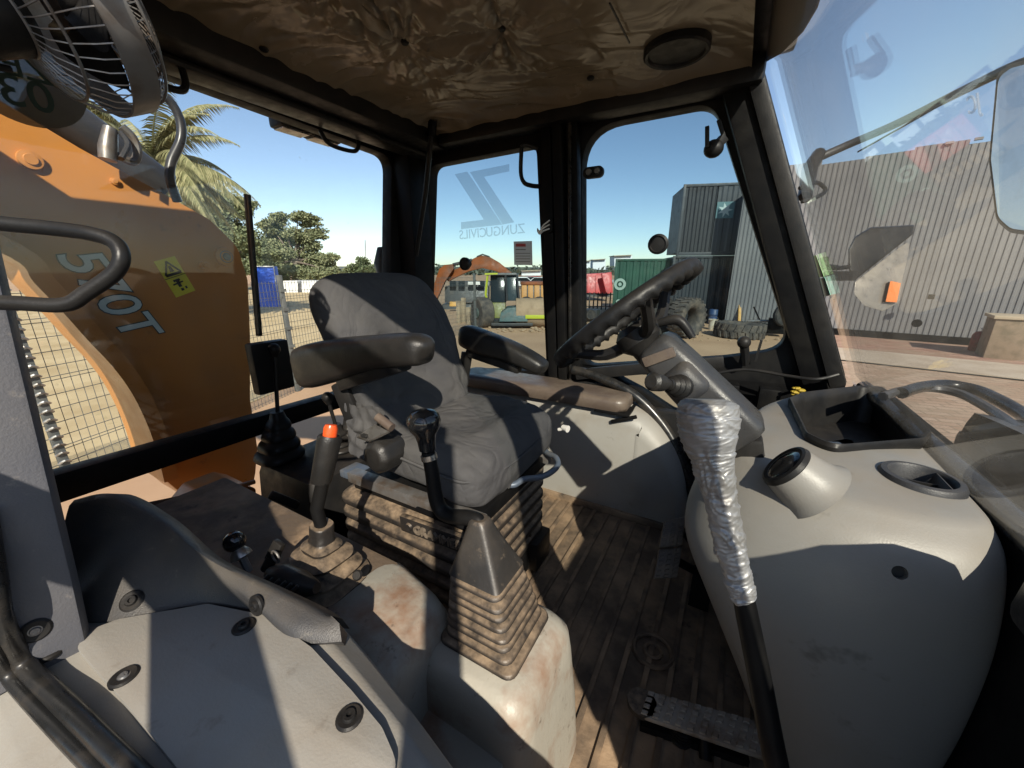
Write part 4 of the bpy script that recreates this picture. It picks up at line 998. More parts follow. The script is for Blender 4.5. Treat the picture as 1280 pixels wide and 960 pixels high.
# ------------------------------------------------------------------ pedals
def pedal_pad(name, label, corners, th, nx, ny, m, grp=None):
    q = [V(c) for c in corners]; nrm_ = (q[1] - q[0]).cross(q[3] - q[0]).normalized()
    if nrm_.dot(-q[0]) < 0: nrm_ = -nrm_
    t = thing(name, label, 'pedal', (q[0] + q[2]) / 2, grp)
    b = MB().loft([[p for p in q], [p - nrm_ * th for p in q]]); pad = obj('pad', b, m, t, bev=.006)
    bi = lambda u, v: q[0].lerp(q[1], u).lerp(q[3].lerp(q[2], u), v)
    for i in range(nx):
        for j in range(ny):
            u0, u1 = (i + .2) / nx, (i + .8) / nx; v0, v1 = (j + .22) / ny, (j + .78) / ny
            p = [bi(u0, v0), bi(u1, v0), bi(u1, v1), bi(u0, v1)]
            b = MB().loft([[x + nrm_ * .0005 for x in p], [x.lerp((p[0] + p[2]) / 2, .2) + nrm_ * .0045 for x in p]]); obj('tread_block', b, m, pad, smooth=False)
    return t, q, nrm_
brake_m = pbr('brake_rubber', (.10, .085, .07), .5, c2=(.18, .14, .10), sc=12)
PX = lambda x, y, s: U(x, y, S=s)
t, q, nn = pedal_pad('brake_pedal', 'upper of two black ribbed brake pedals by the right fender', [PX(830, 652, .00278), PX(857, 645, .00276), PX(853, 682, .00270), PX(824, 685, .00272)], .02, 3, 6, brake_m)
b = MB().tube([(q[1] + q[2]) / 2 - nn * .02, PX(872, 690, .0028), V((.12, 1.2, -.75))], .012, 8); obj('pedal_arm', b, black_metal, t)
t, q, nn = pedal_pad('brake_pedal', 'lower of two black ribbed brake pedals by the right fender', [PX(824, 687, .00270), PX(853, 684, .00268), PX(847, 722, .00262), PX(817, 724, .00264)], .02, 3, 6, brake_m)
b = MB().tube([(q[1] + q[2]) / 2 - nn * .02, PX(872, 715, .0027), V((.12, 1.15, -.85))], .014, 8); b.box(PX(876, 735, .00268), (.06, .08, .10)); obj('pedal_arm', b, black_metal, t)
Zp = -1.03
t, q, nn = pedal_pad('accelerator_pedal', 'long dusty treadle pedal lying on the floor in front of the front console', [U(800, 868, Z=Zp + .03), U(822, 862, Z=Zp + .05), U(968, 905, Z=Zp + .04), U(955, 948, Z=Zp)], .014, 2, 2, floor_mat_m) if False else (None, None, None)
t, q, nn = pedal_pad('accelerator_pedal', 'long dusty treadle pedal lying on the floor before the front console', [U(797, 893, Z=Zp), U(808, 862, Z=Zp), U(975, 908, Z=Zp), U(965, 950, Z=Zp)], .014, 4, 11, pbr('worn_pedal', (.36, .32, .27), .55, .1, c2=(.2, .145, .10), sc=12))
b = MB().lathe([(.001, .0), (.035, 0), (.035, -.014), (.001, -.014)], (q[0] + q[1]) / 2, nn, 18); obj('pedal_toe', b, dusty_rubber, t)
cc = U(852, 915, Z=-1.075)
b = MB().tube([cc + V((.025 * math.cos(a), .025 * math.sin(a), -.02 + .0045 * a / 6.28 * 2)) for a in (k * math.pi / 6 for k in range(60))], .004, 6); obj('return_spring', b, black_metal, t)
b = MB().tube([U(880, 905, Z=-1.05), U(882, 950, Z=-1.09)], .014, 10); b.bar(U(800, 905, Z=-1.085), U(935, 950, Z=-1.085), .02, .02); obj('pedal_bracket', b, black_metal, t)
# ------------------------------------------------------------------ fan
fan = thing('cab_fan', 'small round cab fan in a dark wire guard under the roof at upper left', 'fan', U(112, 60, S=.00094))
fc = U(84, 6, S=.00096)
imR = V((math.cos(AZ), math.sin(AZ), 0)); vw = fc.normalized(); imU = imR.cross(vw).normalized()
fa = (imR * .72 + vw * .66 + imU * .02).normalized()      # motor -> front
fu = imU - fa * imU.dot(fa); fu.normalize(); fs = fa.cross(fu)
RF = .108
pol = lambda r, a, h: fc + fa * h + (fs * math.cos(a) + fu * math.sin(a)) * r
secs = []
for r, h in ((RF, -.016), (RF + .003, -.016), (RF + .003, .016), (RF, .016)):
    secs.append((r, h))
ringv = [[pol(r, 2 * math.pi * k / 64, h) for r, h in secs] for k in range(64)]
obj('guard_ring', MB().loft(ringv, loop=True), dull_steel, fan, sharp=30)
b = MB()
NW = 44
for k in range(NW):
    a = 2 * math.pi * k / NW
    for sgn in (1, -1):
        pr = [(RF, .012), (RF * .93, .032), (RF * .7, .046), (RF * .45, .052), (RF * .25, .053)] if sgn > 0 else [(RF, .012), (RF * .95, .03), (RF * .8, .048), (RF * .6, .058), (RF * .40, .062)]
        b.tube([pol(r, a + sgn * (RF - r) * 2.6, sgn * h) for r, h in pr], .0009, 4, caps=False)
wg = obj('wire_guard', b, dull_steel, fan); wg['kind'] = 'stuff'
for r, h in ((RF * .7, .046), (RF * .25, .053), (RF * .80, -.048), (RF * .40, -.062), (RF * .95, .03)):
    b = MB().tube([pol(r, 2 * math.pi * k / 40, h) for k in range(40)], .0018, 6, loop=True); obj('guard_hoop', b, dull_steel, fan)
for k in range(3):
    a0 = 2 * math.pi * k / 3 + 2.1
    fnb = lambda u, v: pol(.022 + u * .062, a0 + (v - .5) * (.9 + .5 * math.sin(u * 3.1)), (v - .5) * .035 * (1 - .3 * u))
    b = MB().grid(fnb, 10, 10); nv = len(b.v); b.v += [p + fa * .002 for p in b.v]; b.f += [tuple(i + nv for i in reversed(f)) for f in b.f[:]]; obj('blade', b, black_plastic, fan)
b = MB().lathe([(.001, .022), (.018, .02), (.024, .008), (.024, -.016), (.001, -.016)], fc, fa, 20); obj('hub', b, black_plastic, fan)
b = MB().lathe([(.001, -.135), (.022, -.134), (.036, -.124), (.042, -.105), (.043, -.06), (.036, -.05), (.001, -.05)], fc, fa, 28); obj('motor', b, black_plastic, fan)
b = MB().tube([fc - fa * .10, fc - fa * .12 + fu * .05, V((fc.x, fc.y, .70))], [.014, .012, .012], 10, smooth=4); obj('mount', b, dull_steel, fan)
b = MB().plate([rrect(.03, .05, .003)], lambda u, v, t: fc - fa * .10 - vw * (.043 + t) + fa * (u) + fu * v, 0, .001); obj('motor_label', b, paper, fan, smooth=False)
c0 = pol(RF + .004, math.radians(30), 0)
b = MB().box(pol(RF + .006, .2, 0), (.014, .014, .03)); obj('clip', b, dull_steel, fan, bev=.002)
b = MB().tube([fc - fa * .13 - vw * .01, fc - fa * .14 - fu * .03, fc - fa * .09 - fu * .05], .004, 8, smooth=4); obj('cable', b, black_plastic, fan)
# ------------------------------------------------------------------ digger boom behind the rear glass
BX = -2.32
boom = thing('digger_boom', 'big orange digger boom with a pale 570T decal behind the rear glass', 'digger arm', (-2.3, 1.0, -1.3))
B_ = lambda x, y: (lambda p: (p.y, p.z))(U(x, y, X=BX))
up_edge = [(-1.1, 1.52), (-.4, 1.02), B_(0, 125), B_(100, 185), B_(210, 245), B_(262, 274), B_(297, 308), B_(310, 350), B_(313, 420), B_(313, 500), B_(322, 560), B_(318, 612), B_(240, 628), B_(206, 600)]
lo_px = [B_(206, 600), B_(196, 560), B_(183, 524), B_(165, 488), B_(142, 456), B_(113, 425), B_(80, 388), B_(45, 352), B_(12, 318), (.10, .26), (-.35, .60), (-1.1, 1.0)]
lo_s = spline([V((y, z, 0)) for y, z in lo_px], 5, loop=False); lo_edge = [(p.x, p.y) for p in lo_s[1:]]
out = rpoly(up_edge, [0, .2, .2, .2, .2, .12, .12, .12, .1, .1, .06, .1, .1, 0], 5) + lo_edge
b = MB().plate([out], lambda u, v, t: V((t, u, v)), BX - .30, BX); plate_b = obj('boom_plate', b, orange_paint, boom, bev=.008)
# welded flange along the lower edge
fl_ = [V((BX + .012, p.x, p.y)) for p in lo_s]
secs = []
for i, p in enumerate(fl_):
    d = (fl_[min(len(fl_) - 1, i + 1)] - fl_[max(0, i - 1)]).normalized(); q = V((1, 0, 0)).cross(d)
    secs.append([p + q * a + V((c, 0, 0)) for a, c in ((-.045, .0), (-.045, .02), (.012, .02), (.012, -.33), (-.01, -.33), (-.01, 0))])
obj('flange', MB().loft(secs), orange_paint, boom, sharp=40)
def stud2(px, py, r, h, m, name, par, X=BX):
    c = U(px, py, X=X); b = MB().lathe([(.001, h), (r * .55, h), (r * .6, h * .8), (r, h * .7), (r * 1.05, 0), (.001, 0)], c, (1, 0, 0), 20); return obj(name, b, m, par)
pn = stud2(281, 321, .046, .022, orange_paint, 'pin_boss', boom); stud2(281, 321, .030, .028, dull_steel, 'pin', pn)
stud2(253, 331, .018, .05, orange_paint, 'grease_boss', boom); stud2(37, 200, .032, .022, orange_paint, 'bolt_boss', boom); stud2(143, 227, .014, .014, orange_paint, 'bolt_boss', boom)
p0, p1 = U(104, 338, X=BX + .004), U(176, 408, X=BX + .004)
tdir = (U(172, 412, X=BX) - U(100, 326, X=BX)).normalized()
updir = V((1, 0, 0)).cross(tdir); updir = updir if updir.z > 0 else -updir
cen_ = U(137, 368, X=BX + .003)
for off, ex, m_, nm in ((.030, .0008, decal_dark, 'decal_outline'), (.008, .0022, decal_white, 'decal_lettering')):
    text(nm, '570T', m_, boom, cen_, tdir, updir, .186, ex, off, .22)
yl = [U(192, 327, X=BX), U(218, 320, X=BX), U(244, 363, X=BX), U(220, 372, X=BX)]
b = MB().plate([[(p.y, p.z) for p in yl]], lambda u, v, t: V((BX + t, u, v)), 0, .002); wd = obj('warning_label', b, decal_yellow, boom, smooth=False)
yb = lambda u, v: yl[0].lerp(yl[1], u).lerp(yl[3].lerp(yl[2], u), v)
def yplate(pts, nm, t=.0035):
    q = [yb(*p) for p in pts]; b = MB().plate([[(p.y, p.z) for p in q]], lambda u, v, tt: V((BX + tt, u, v)), .0015, t); return obj(nm, b, print_black, wd, smooth=False)
for a, c in (((.5, .08), (.12, .42)), ((.12, .42), (.88, .42)), ((.88, .42), (.5, .08))):
    d = V((c[0] - a[0], c[1] - a[1])); n2 = V((-d.y, d.x)).normalized() * .035
    yplate([(a[0] - n2.x, a[1] - n2.y), (c[0] - n2.x, c[1] - n2.y), (c[0] + n2.x, c[1] + n2.y), (a[0] + n2.x, a[1] + n2.y)], 'print_mark')
yplate([(.46, .2), (.56, .2), (.60, .36), (.40, .36)], 'print_mark'); yplate([(.0, .485), (1, .485), (1, .5), (0, .5)], 'print_mark')
yplate([(.3, .56), (.62, .56), (.62, .62), (.3, .62)], 'print_mark'); yplate([(.4, .62), (.55, .62), (.55, .78), (.4, .78)], 'print_mark'); yplate([(.2, .66), (.7, .64), (.7, .68), (.2, .70)], 'print_mark')
yplate([(.42, .82), (.55, .82), (.55, .89), (.42, .89)], 'print_mark'); yplate([(.65, .80), (.74, .80), (.74, .87), (.65, .87)], 'print_mark')
# cylinder and hoses above the boom
b = MB().tube([U(30, 118, X=-2.5), U(85, 150, X=-2.5), U(205, 236, X=-2.5)], .085, 18); obj('ram', b, hood_paint, boom)
b = MB().tube([U(190, 112, X=-2.2), U(212, 126, X=-2.2), U(225, 150, X=-2.2), U(226, 175, X=-2.2), U(214, 203, X=-2.2), U(213, 226, X=-2.2), U(222, 252, X=-2.22)], .018, 10, smooth=6); obj('hose', b, hood_paint, boom)
b = MB().tube([U(135, 200, X=-2.25), U(135, 185, X=-2.25), U(138, 160, X=-2.25)], [.028, .030, .022], 10); b.tube([U(138, 190, X=-2.25), U(165, 202, X=-2.25), U(172, 190, X=-2.25), U(166, 172, X=-2.25), U(152, 158, X=-2.25)], .016, 8, smooth=5); obj('hose_fitting', b, dull_steel, boom)
b = MB().tube([U(152, 198, X=-2.2), U(160, 180, X=-2.22), U(150, 165, X=-2.24)], .010, 8, smooth=4); obj('hose', b, hood_paint, boom)
# lit swing post below it
sw_ = thing('swing_post', 'sunlit dull orange swing casting at floor level below the boom', 'casting', (-1.95, .75, -1.15))
q = [U(241, 680, X=-1.9), U(240, 650, X=-1.9), U(262, 622, X=-1.9), U(300, 606, X=-1.9), U(320, 610, X=-1.9), U(318, 650, X=-1.9), U(302, 668, X=-1.9)]
b = MB().plate([rpoly([(p.y, p.z) for p in q], .03)], lambda u, v, t: V((-1.9 + t, u, v)), -.25, 0); obj('casting', b, orange_dull, sw_, bev=.015)
b = MB().tube([U(300, 640, X=-1.88), U(306, 660, X=-1.88)], .05, 14); obj('pin', b, black_metal, sw_)
b = MB().tube([U(236, 650, X=-1.88), U(250, 632, X=-1.88), U(275, 616, X=-1.88), U(318, 602, X=-1.88)], .012, 8, smooth=5); obj('rim', b, orange_dull, sw_)
# black box at the left rear of the cab floor
th = thing('battery_box', 'black lidded box behind the raised charcoal trim at the rear opening', 'box', U(205, 690, S=.0026))
b = MB().loft([[U(178, 632, S=.0029), U(232, 622, S=.0030), U(250, 688, S=.0028), U(185, 700, S=.0026)], [U(178, 632, S=.0029) + V((-.05, .1, -.25)), U(232, 622, S=.0030) + V((-.05, .1, -.25)), U(250, 688, S=.0028) + V((-.05, .1, -.2)), U(185, 700, S=.0026) + V((-.05, .1, -.2))]])
obj('case', b, black_plastic, th, bev=.006)
b = MB().loft([[U(180, 633, S=.00285), U(233, 622, S=.00295), U(236, 634, S=.00292), U(184, 648, S=.0028)], [U(180, 633, S=.00285) + V((0, .01, .012)), U(233, 622, S=.00295) + V((0, .01, .012)), U(236, 634, S=.00292) + V((0, .01, .012)), U(184, 648, S=.0028) + V((0, .01, .012))]]); obj('lid', b, rubber, th, bev=.003)

# ------------------------------------------------------------------ engine hood beyond the windscreen
hood = thing('engine_hood', 'dusty blackish engine hood sloping away beyond the windscreen', 'hood', (1.3, .94, -.9))
def hoodp(u, v):
    x = .56 + 1.7 * u; y = .94 + (v - .5) * 1.0
    e = abs(v - .5) * 2
    z = -.318 - .10 * u - .03 * e ** 2 - (.45 * max(0, e - .86) / .14 * .5 if e > .86 else 0)
    return V((x, y, z))
b = MB().grid(hoodp, 30, 50); nv = len(b.v)
hb_ = obj('hood_panel', b, hood_paint, hood, sharp=60)
b = MB().box2((.56, .46, -1.0), (2.26, 1.42, -.40)); obj('hood_side', b, hood_paint, hood, bev=.02)
arc = spline([U(1128, 488, Z=-.318), U(1150, 481, Z=-.315), U(1185, 478, Z=-.315), U(1220, 484, Z=-.318), U(1248, 496, Z=-.322), U(1275, 511, Z=-.328), U(1300, 528, Z=-.33)], 6, loop=False)
b = MB().tube([p + V((0, 0, -.008)) for p in arc], .016, 10); obj('hood_seal', b, seal_rubber, hood)
b = MB().tube([p + V((-.05, -.05, -.012)) for p in arc], .012, 8); obj('hood_crease', b, hood_paint, hood)

# ------------------------------------------------------------------ mirrors on the right
m1 = thing('side_mirror', 'large rectangular mirror hanging from a long arm at the right edge beyond the windscreen', 'mirror', U(1262, 185, S=.0027))
q = [(1246, 92), (1262, 80), (1330, 62), (1345, 300), (1300, 296), (1262, 291), (1245, 276), (1236, 200)]
fr_ = lambda sc, ds: [U(1290 + (x - 1290) * sc, 185 + (y - 185) * sc, S=.0027 + ds + (y - 185) * sc * 1.3e-6) for x, y in [(p[0], p[1]) for p in rpoly(q, 20, 8)]]
b = MB().loft([fr_(1, .0), fr_(1.0, .00006), fr_(.9, .00016)]); obj('housing', b, black_plastic, m1, sharp=50)
b = MB().loft([fr_(.95, -.000001), fr_(.95, -.000006)]); obj('mirror_face', b, mirror_m, m1, smooth=False)
b = MB().tube([U(1024, 197, S=.0042), U(1060, 181, S=.0041), U(1120, 155, S=.0038), U(1200, 115, S=.0034), U(1260, 86, S=.0030), U(1300, 72, S=.0028)], [.020, .019, .018, .018, .018, .018], 10, smooth=5); obj('mirror_arm', b, charcoal, m1)
b = MB().tube([U(1072, 190, S=.0041), U(1150, 146, S=.0036), U(1215, 108, S=.0032), U(1276, 82, S=.0029)], .004, 6); obj('stay_wire', b, black_plastic, m1)
b = MB().tube([U(1024, 192, S=.0042), U(1012, 210, S=.0041), U(1006, 246, S=.0040)], [.03, .034, .03], 10); b.tube([U(1000, 235, S=.0040), U(1020, 228, S=.0041), U(1032, 238, S=.0041), U(1018, 248, S=.0040), U(1002, 252, S=.0040)], .010, 8, smooth=4); obj('mirror_bracket', b, black_plastic, m1)
m2 = thing('work_mirror', 'black hooded mirror with a small orange reflector on a short arm beside the windscreen edge', 'mirror', U(1095, 330, S=.0046))
q = [(1060, 312), (1068, 296), (1088, 284), (1143, 281), (1141, 293), (1068, 351), (1061, 338)]
h_ = lambda s1, ds, dx=0: [U(1100 + (x - 1100) * s1 + dx, 315 + (y - 315) * s1, S=.0046 + ds) for x, y in q]
b = MB().loft([h_(.96, -.00010), h_(1, 0), h_(1.0, .0003), h_(.8, .0005)]); obj('housing', b, black_plastic, m2, bev=.008, sharp=50)
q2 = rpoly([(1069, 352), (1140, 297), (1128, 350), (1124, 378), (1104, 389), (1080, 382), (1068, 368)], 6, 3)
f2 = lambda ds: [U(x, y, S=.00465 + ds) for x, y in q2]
b = MB().loft([f2(0), f2(.0002)]); obj('mirror_face', b, pbr('painted_reflection', (.26, .235, .20), .35, .3, c2=(.2, .18, .15), sc=9), m2, bev=.003)  # the mirror's reflection is put into this beige colour
b = MB().loft([[U(*p, S=.0046) for p in ((1113, 351), (1126, 354), (1121, 378), (1107, 377))], [U(*p, S=.00463) for p in ((1113, 351), (1126, 354), (1121, 378), (1107, 377))]]); obj('marker', b, amber, m2)  # flat orange patch beside the mirror face
b = MB().tube([U(1030, 322, S=.0041), U(1031, 334, S=.0041), U(1050, 335, S=.0044), U(1075, 332, S=.0047)], [.018, .018, .012, .012], 8); b.bar(U(1034, 345, S=.0042), U(1066, 345, S=.0045), .04, .05); obj('mirror_arm', b, black_plastic, m2)
# small lamp cluster mirror seen past the corner post at the rear
m3 = thing('indicator_lamp', 'small dark lamp with an orange rim outside the rear corner of the cab', 'lamp', U(481, 328, S=.0045))
b = MB().tube([U(479, 311, S=.0048), U(478, 330, S=.0048), U(480, 350, S=.0048)], [.035, .05, .03], 12); obj('housing', b, black_plastic, m3)
b = MB().tube([U(475, 313, S=.0048), U(473.5, 328, S=.0048)], .012, 8); obj('lens', b, amber, m3)
b = MB().tube([U(480, 340, S=.0048), U(500, 338, S=.0046)], .015, 8); obj('stem', b, black_plastic, m3)

# ------------------------------------------------------------------ the yard
ground_m = pbr('yard_ground', (.50, .33, .20), .9, c2=(.40, .255, .155), sc=.35, lo=.4, hi=.65, bump=.5, bsc=8, c3=(.46, .33, .22), sc3=1.7, a3=.3, spec=.2)
def brick_mat(name, c1, c2, cm, sc):
    m, n, l, p = nodes(name); tc = n.new('ShaderNodeTexCoord'); br = n.new('ShaderNodeTexBrick')
    br.inputs['Color1'].default_value = c1 + (1,); br.inputs['Color2'].default_value = c2 + (1,); br.inputs['Mortar'].default_value = cm + (1,)
    br.inputs['Scale'].default_value = sc; br.inputs['Mortar Size'].default_value = .02; br.inputs['Bias'].default_value = -.1
    mp = n.new('ShaderNodeMapping'); mp.inputs['Rotation'].default_value = (0, 0, -.18); l.new(tc.outputs['Object'], mp.inputs['Vector'])
    l.new(mp.outputs[0], br.inputs['Vector'])
    nz = n.new('ShaderNodeTexNoise'); nz.inputs['Scale'].default_value = 1.3; nz.inputs['Detail'].default_value = 6; l.new(tc.outputs['Object'], nz.inputs['Vector'])
    mx = n.new('ShaderNodeMix'); mx.data_type = 'RGBA'; r = n.new('ShaderNodeMapRange'); r.inputs[1].default_value = .4; r.inputs[2].default_value = .75; r.inputs[4].default_value = .75; l.new(nz.outputs[0], r.inputs[0])
    l.new(r.outputs[0], mx.inputs[0]); l.new(br.outputs['Color'], mx.inputs[6]); mx.inputs[7].default_value = (.33, .25, .17, 1)
    l.new(mx.outputs[2], p.inputs['Base Color']); p.inputs['Roughness'].default_value = .85
    b = n.new('ShaderNodeBump'); b.inputs['Strength'].default_value = .4; b.inputs['Distance'].default_value = .01; l.new(br.outputs['Fac'], b.inputs['Height']); b.invert = True; l.new(b.outputs[0], p.inputs['Normal'])
    return m
brick_m = brick_mat('brick_pavers', (.30, .15, .11), (.44, .27, .20), (.22, .16, .12), 1.5)
paver_m = brick_mat('dusty_pavers', (.38, .25, .17), (.50, .36, .26), (.26, .19, .13), 1.5)
concrete_m = pbr('concrete', (.48, .40, .31), .85, c2=(.38, .30, .22), sc=1.2, lo=.4, hi=.7, bump=.3, bsc=20)
b = MB()
def gnd(u, v):
    x = -1500 + 3000 * u; y = -1500 + 3000 * v; return V((x, y, GZ))
struct('ground', MB().grid(gnd, 6, 6), ground_m, smooth=False)
W0, W1 = V((-.27, 17.8, 0)), V((7.2, 16.35, 0)); wdir = (W1 - W0).normalized(); wn_ = V((wdir.y, -wdir.x, 0))
def strip(name, d0, d1, t0, t1, h, m):
    q = [W0 + wdir * t0 + wn_ * d0, W0 + wdir * t1 + wn_ * d0, W0 + wdir * t1 + wn_ * d1, W0 + wdir * t0 + wn_ * d1]
    q = [V((p.x, p.y, GZ)) for p in q]
    return struct(name, MB().loft([q, [p + V((0, 0, h)) for p in q]]), m, smooth=False)
tq = [V((-3.2, -.55, GZ)), V((-3.2, -22, GZ)), V((9, -22, GZ)), V((9, -.55, GZ))]
struct('bounce_cut_ground', MB().loft([tq, [p + V((0, 0, .004)) for p in tq]]), pbr('bounce_cut_ground', (.05, .048, .046), .9, c2=(.075, .068, .06), sc=.8, bump=.4, bsc=40), smooth=False)  # dark ground added out of view to cut light bounced into the cab
strip('paving', 5.2, 15.4, 2.0, 40, .006, paver_m)
strip('brick_paving', -1.0, 3.1, 3.2, 40, .012, brick_m)
strip('concrete_strip', 3.104, 5.0, 2.6, 40, .03, concrete_m)
strip('drain', 5.004, 5.14, 2.6, 40, .009, black_metal)
# ------------------------------------------------------------------ corrugated shed
def rnd_mat(name, c, c2, rust, sc=1.5, amt=.5):
    m = pbr(name, c, .55, .0, c2=c2, sc=sc, lo=.4, hi=.7, c3=rust, sc3=.7, a3=amt)
    return m
shed_m = rnd_mat('shed_steel', (.205, .205, .205), (.14, .142, .148), (.19, .13, .09), .5, .4)
shed = thing('steel_shed', 'tall grey shed clad in vertical corrugated steel sheets with a ragged top edge', 'shed', (W0.x + 6, W0.y + .5, GZ))
PER = .135; NPER = 8; SW = PER * NPER
prof = []
for k in range(NPER):
    x = k * PER; prof += [(x, 0), (x + .045, 0), (x + .06, .020), (x + .112, .020), (x + .127, 0)]
prof.append((SW, 0))
def sheet_mesh(h):
    lo_ = [wdir * x + wn_ * d for x, d in prof]; hi_ = [p + V((0, 0, h)) for p in lo_]
    bk = [p - wn_ * .012 for p in lo_]; bh = [p + V((0, 0, h)) for p in bk]
    return make_mesh('wall_sheet', MB().loft([lo_, hi_, bh, bk], closed=False, caps=False, loop=True), shed_m, smooth=False, origin=(0, 0, 0))
sm = [sheet_mesh(5.55), sheet_mesh(5.62), sheet_mesh(5.50)]
for k in range(18):
    p = W0 + wdir * (SW * k) + V((0, 0, GZ)) + wn_ * (.004 * (k % 2))
    at_part('wall_sheet', sm[(k * 7) % 3], shed, p)
e0, e1_ = W0, W0 + wdir * SW * 18
b = MB().loft([[V((p.x, p.y, GZ)) for p in (e0 - wn_ * .05, e1_ - wn_ * .05, e1_ - wn_ * 6, e0 - wn_ * 6)], [V((p.x, p.y, GZ + 5.35)) for p in (e0 - wn_ * .05, e1_ - wn_ * .05, e1_ - wn_ * 6, e0 - wn_ * 6)]]); obj('shed_core', b, shed_m, shed, smooth=False)
b = MB().bar(e0 + wn_ * .05 + V((0, 0, GZ + .12)), e1_ + wn_ * .05 + V((0, 0, GZ + .12)), .10, .22); obj('bottom_rail', b, black_metal, shed, smooth=False)
for k in range(14):
    p = W0 + wdir * (5.0 + .55 * k) + wn_ * .03; b = MB().box(V((p.x, p.y, GZ + 5.6)), (.16, .10, .06), Matrix.Rotation(math.atan2(wdir.y, wdir.x), 3, 'Z'))
    obj('ridge_clip', b, shed_m, shed, smooth=False)
p = U(1164, 371, S=.0235); b = MB().box(p, (.13, .08, .14)); obj('junction_box', b, black_metal, shed, bev=.01)
b = MB().lathe([(.001, .05), (.10, .05), (.12, .02), (.12, 0), (.001, 0)], U(1146, 404, S=.0243), wn_, 14); obj('fire_hose_box', b, black_metal, shed)
b = MB().bar(U(926, 350, S=.0318), U(924, 402, S=.0312), .10, .10); tag(obj('yellow_post', b, pbr('ochre_paint', (.50, .27, .05), .6, c2=(.3, .2, .1), sc=5), bev=.015), 'upright ochre yellow post against the corrugated shed', 'post')

# ------------------------------------------------------------------ containers
def container(name, label, A, B, dep, z0, h, m, m_panel2=None, per=.28, split=None):
    A, B = V(A), V(B); d = (B - A); L = d.length; d.normalize(); nn_ = V((d.y, -d.x, 0))
    if nn_.dot(-A) < 0: nn_ = -nn_
    t = thing(name, label, 'container', ((A.x + B.x) / 2 - nn_.x * dep / 2, (A.y + B.y) / 2 - nn_.y * dep / 2, z0))
    at_ = lambda s, q, z: V((A.x + d.x * s - nn_.x * q, A.y + d.y * s - nn_.y * q, z0 + z))
    b = MB().loft([[at_(.05, .15, .12), at_(L - .05, .15, .12), at_(L - .05, dep - .05, .12), at_(.05, dep - .05, .12)], [at_(.05, .15, h - .03), at_(L - .05, .15, h - .03), at_(L - .05, dep - .05, h - .03), at_(.05, dep - .05, h - .03)]]); obj('shell', b, m, t, smooth=False)
    def panel(s0, s1, nm, mm, pr=per):
        n = max(2, int((s1 - s0) / pr)); pr = (s1 - s0) / n; P = []
        for k in range(n):
            x = s0 + k * pr; P += [(x, .035), (x + pr * .3, .035), (x + pr * .45, .005), (x + pr * .8, .005), (x + pr * .95, .035)]
        P.append((s1, .035)); lo_ = [at_(x, q, .15) for x, q in P]; hi_ = [at_(x, q, h - .12) for x, q in P]
        bl_ = [at_(x, q + .012, .15) for x, q in P]; bh_ = [at_(x, q + .012, h - .12) for x, q in P]
        return obj(nm, MB().loft([lo_, hi_, bh_, bl_], closed=False, caps=False, loop=True), mm, t, smooth=False)
    if split: panel(.10, L * split, 'door_panel', m_panel2 or m); panel(L * split + .04, L - .10, 'door_panel', m)
    else: panel(.10, L - .10, 'side_panel', m)
    for s in (0, L - .10): b = MB().loft([[at_(s, -.005, 0), at_(s + .10, -.005, 0), at_(s + .10, .10, 0), at_(s, .10, 0)], [at_(s, -.005, h), at_(s + .10, -.005, h), at_(s + .10, .10, h), at_(s, .10, h)]]); obj('corner_post', b, m, t, bev=.01)
    for z in (.0, h - .11): b = MB().loft([[at_(.102, -.003, z + .003), at_(L - .102, -.003, z + .003), at_(L - .102, .09, z + .003), at_(.102, .09, z + .003)], [at_(.102, -.003, z + .14 if z == 0 else h - .004), at_(L - .102, -.003, z + .14 if z == 0 else h - .004), at_(L - .102, .09, z + .14 if z == 0 else h - .004), at_(.102, .09, z + .14 if z == 0 else h - .004)]]); obj('rail', b, m, t, bev=.01)
    return t, at_, L, nn_, d
green_m = rnd_mat('green_container', (.014, .06, .04), (.022, .085, .055), (.10, .09, .06), 2)
navy_m = rnd_mat('slate_container', (.014, .021, .028), (.010, .015, .02), (.10, .08, .06), 2)
greyc_m = rnd_mat('grey_container', (.045, .052, .06), (.03, .035, .042), (.12, .08, .05), 2)
dark_m = rnd_mat('dark_panel', (.007, .009, .013), (.012, .015, .02), (.08, .06, .05), 2)
def gp_(x, s): p = U(x, 400, S=s); return V((p.x, p.y, 0))
t, at_, L, nn_, dd = container('shipping_container', 'dark green shipping container with pale round marks beyond the steering wheel', gp_(764, .0385), gp_(836, .0370), 2.4, GZ, 2.68, green_m)
for s, z, r in ((.28, 1.55, .27), (.27, .75, .11)):
    c = at_(s, -.012, z); b = MB().lathe([(r * .55, .004), (r, .004), (r, 0), (r * .55, 0)], c, nn_, 18, caps=False); b.lathe([(.001, .004), (r * .3, .004), (r * .3, 0), (.001, 0)], c, nn_, 12); obj('round_mark', b, pbr('pale_mark', (.28, .38, .33), .7) if s == .28 else bpy.data.materials['pale_mark'], t, smooth=False)
text('lettering', 'EVERGREEN', bpy.data.materials['pale_mark'], t, at_(L * .66, -.012, 2.15), dd, (0, 0, 1), .28, .002) if False else None
t, at_, L, nn_, dd = container('shipping_container', 'slate blue shipping container under a grey one behind the big tyres', gp_(833, .0355), gp_(912, .0345), 2.5, GZ, 2.76, navy_m)
t, at_, L, nn_, dd = container('shipping_container', 'grey shipping container with a dark half and a teal star stacked on the slate one', gp_(836, .0357), gp_(916, .0347), 2.5, GZ + 2.765, 2.76, greyc_m, dark_m, .30, .50)
c = at_(L * .64, -.012, 1.75); st = []
for k in range(14): a = math.pi * k / 7; r = .34 if k % 2 == 0 else .15; st.append((r * math.cos(a), r * math.sin(a)))
